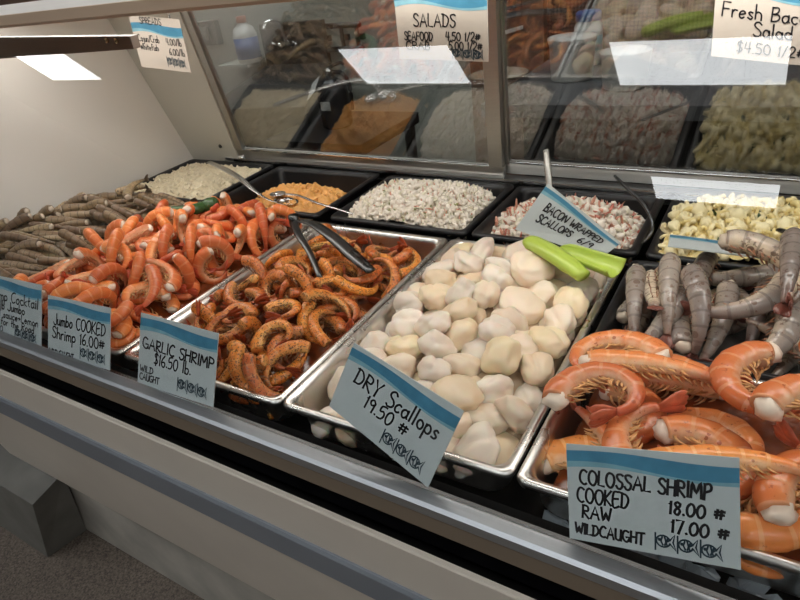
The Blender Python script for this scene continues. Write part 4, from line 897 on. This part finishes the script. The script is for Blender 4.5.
# wicker curtain on the back wall
m = Mat('brown_wicker_weave').set(rough=.7); mp = m.n('Mapping'); mp.inputs['Rotation'].default_value = (0, PI/4, 0); mp.inputs['Scale'].default_value = (1, 1, 1); m.link(m.coord(), mp.inputs[0])
wv = m.n('TexChecker'); wv.inputs['Scale'].default_value = 110; wv.inputs['Color1'].default_value = s(120, 98, 84); wv.inputs['Color2'].default_value = s(70, 54, 46); m.link(mp.outputs[0], wv.inputs['Vector']); m.base(wv.outputs['Color'])
V, F = [], []; NX, NZ = 40, 16
for k in range(2):
    for j in range(NZ+1):
        for i in range(NX+1):
            a = i/NX; t = j/NZ; V.append((.05+.60*a, 1.95+.03*math.sin(a*9)*(1-t*.5)+.012*k, FLOOR+.002+1.40*t))
q0 = (NX+1)*(NZ+1)
for k in range(2):
    for j in range(NZ):
        for i in range(NX): b0 = k*q0+j*(NX+1)+i; f_ = (b0, b0+1, b0+NX+2, b0+NX+1); F.append(f_ if k == 0 else f_[::-1])
for i in range(NX): F.append((i, i+q0, i+1+q0, i+1)); F.append((NZ*(NX+1)+i, NZ*(NX+1)+i+1, NZ*(NX+1)+i+1+q0, NZ*(NX+1)+i+q0))
tag(mesh_obj('wicker_screen', V, F, m.m, None, True), 'brown woven wicker screen hanging behind the white tubs', 'wicker screen')
# picture of a person, with a white strip below
pc_ = thing('wall_picture', (-.08, 1.90, .22), 'small dark picture with a seated figure on the brown post', 'picture')
box('sheet', (-.07, .05, 0, .004, -.05, .09), plain('brown_picture_print', s(104, 82, 70), .5), pc_, .001)
bm = bmesh.new(); bmesh.ops.create_circle(bm, cap_ends=True, radius=.015, segments=16, matrix=Matrix.Translation((0, -.001, .055))@Matrix.Rotation(PI/2, 4, 'X')); add_box(bm, -.03, .03, -.001, -.0005, -.02, .035)
bm_obj('printed_figure', bm, plain('dark_blue_print', s(44, 46, 56), .5), pc_)
hexa('white_strip', [(-.075, -.004, -.075), (.055, -.004, -.045), (.055, .0, -.045), (-.075, .0, -.075), (-.075, -.004, -.060), (.055, -.004, -.032), (.055, 0, -.032), (-.075, 0, -.060)], M['tub'], pc_, .0005)
pb = tag(box('wooden_post', (-.25, .05, 1.905, 1.95, FLOOR, 1.2), M['wallbrown'], None, .004), 'brown wooden post behind the rear doors carrying a picture', 'post')
# sink with backsplash and faucet
sk = thing('steel_sink', (-1.0, 1.7, FLOOR), 'steel sink with a tall backsplash behind the left rear door', 'sink')
SKO = (-1.0, 1.7, FLOOR)
box('backsplash', (-1.30, -.94, 1.90, 1.93, .02, .255), M['sinkdark'], sk, .004, SKO)
hexa('basin', [tuple(Vector(p)-Vector(SKO)) for p in ((-1.20, 1.42, -.30), (-.72, 1.42, -.30), (-.9, 1.91, -.30), (-1.28, 1.91, -.30), (-1.25, 1.40, .0), (-.70, 1.40, .02), (-.94, 1.91, .08), (-1.30, 1.91, .08))], M['sinkdark'], sk, .012)
bm = bmesh.new()
for x, y in ((-1.15, 1.5), (-.82, 1.5), (-1.2, 1.85), (-.98, 1.85)): tube(bm, [Vector((x, y, -.30))-Vector(SKO), Vector((x, y, FLOOR))-Vector(SKO)], .018, 8)
bm_obj('leg_frame', bm, M['sinkdark'], sk)
fa = tag(rod('faucet', [(-1.13, 1.885, .165), (-1.13, 1.87, .20), (-1.13, 1.86, .25), (-1.135, 1.84, .272), (-1.155, 1.80, .272), (-1.165, 1.78, .245)], [.013, .011, .010, .010, .010, .012], M['utensil']), 'chrome gooseneck faucet on the sink backsplash', 'faucet')
for x in (-1.175, -1.085):
    bm = bmesh.new(); tube(bm, [(x, 1.895, .16), (x, 1.865, .165)], .012, 10); tube(bm, [(x, 1.865, .165), (x-.018*(1 if x < -1.13 else -1), 1.845, .18)], .006, 8); bm_obj('tap_handle', bm, M['utensil'], fa, True)
# low table, fire extinguisher
lt_ = thing('prep_table', (-.45, 1.4, FLOOR), 'dark prep table under the black fire extinguisher', 'table')
box('tabletop', (-.30, .12, -.2, .2, .76, .80), M['black'], lt_, .003)
for x in (-.27, .09):
    for y in (-.17, .17): box('leg', (x-.015, x+.015, y-.015, y+.015, 0, .76), M['sinksteel'], lt_)
fe = thing('fire_extinguisher', (-.56, 1.40, -.05), 'black fire extinguisher with a white tag standing behind the left rear door', 'fire extinguisher')
bm = bmesh.new(); lathe(bm, [(.05, 0), (.056, .006), (.057, .12), (.052, .145), (.036, .162), (.018, .170), (.016, .18)]); bm_obj('cylinder', bm, plain('dark_glossy_enamel', s(46, 46, 48), .25), fe, True)
box('label_panel', (-.018, .022, -.060, -.0565, .07, .10), M['tub'], fe, .0005)
bm = bmesh.new(); lathe(bm, [(.013, .178), (.015, .18), (.015, .20), (.01, .204)], 16); bm_obj('valve', bm, M['utensil'], fe, True)
rod('lever', [(-.01, 0, .20), (.02, -.005, .212), (.06, -.01, .222), (.075, -.012, .218)], [.006, .007, .006, .005], M['rubber'], fe)
rod('hose', [(.012, .0, .19), (.055, .0, .185), (.078, .0, .14), (.074, .0, .06)], [.007, .008, .008, .008], M['rubber'], fe)
hexa('tag', [(-.075, -.062, .105), (-.035, -.062, .135), (-.035, -.060, .135), (-.075, -.060, .105), (-.060, -.030, .160), (-.022, -.030, .185), (-.022, -.028, .185), (-.060, -.028, .160)], M['tub'], fe, .0005)
# wall things on the grey partition
bx_ = thing('outlet_box', (-1.66, 1.945, .23), 'grey electrical box on the grey wall at the far left', 'outlet box')
box('plate', (-.07, .07, -.035, 0, -.055, .055), plain('grey_metal_box', s(104, 108, 104), .5), bx_, .003); box('switch', (-.05, .02, -.042, -.034, -.03, .03), plain('pale_grey_switch', s(140, 142, 138), .4), bx_, .002)
sh = tag(box('wall_shelf', (-1.52, -1.33, 1.80, 1.95, .085, .10), M['wallgrey'], None, .002), 'narrow wall shelf under the blue and white bottle', 'shelf')
b3 = thing('cleaner_bottle', (-1.36, 1.86, .10), 'blue and white cleaner bottle left of the faucet', 'bottle')
bm = bmesh.new(); lathe(bm, [(.05, 0), (.056, .005), (.056, .12), (.045, .15), (.022, .165), (.02, .175)]); bm_obj('body', bm, M['tub'], b3, True)
bm = bmesh.new(); lathe(bm, [(.0568, .02), (.0568, .11)]); bm_obj('blue_label', bm, M['tublid'], b3, True)
bm = bmesh.new(); lathe(bm, [(.022, .172), (.024, .174), (.024, .198), (.02, .2)]); bm_obj('cap', bm, plain('red_cap', s(170, 110, 90), .4), b3, True)
rk = thing('pipe_rack', (-.87, 1.945, .175), 'dark pipework on the grey wall right of the faucet', 'pipework')
bm = bmesh.new(); tube(bm, [(-.10, -.03, .05), (.12, -.03, .05)], .012, 8); tube(bm, [(-.10, -.03, -.045), (.12, -.03, -.045)], .012, 8); bm_obj('pipe', bm, M['darksteel'], rk, True)
bm = bmesh.new()
for x in (-.08, .02, .1): tube(bm, [(x, -.03, .05), (x, -.03, -.045)], .009, 8); add_box(bm, x-.02, x+.02, -.02, 0, -.012, .012)
bm_obj('bracket', bm, M['darksteel'], rk)

# ------------------------------------------------------------------ light and view
wd = bpy.data.worlds.new('shop_air'); SC.world = wd; wd.use_nodes = True
wd.node_tree.nodes['Background'].inputs[0].default_value = (.9, .95, 1, 1); wd.node_tree.nodes['Background'].inputs[1].default_value = .12
SC.view_settings.view_transform = 'Standard'; SC.view_settings.look = 'None'; SC.view_settings.gamma = 1; SC.view_settings.use_curve_mapping = False
SC.view_settings.exposure = 0
SC.cycles.transparent_max_bounces = 16; SC.cycles.max_bounces = 10
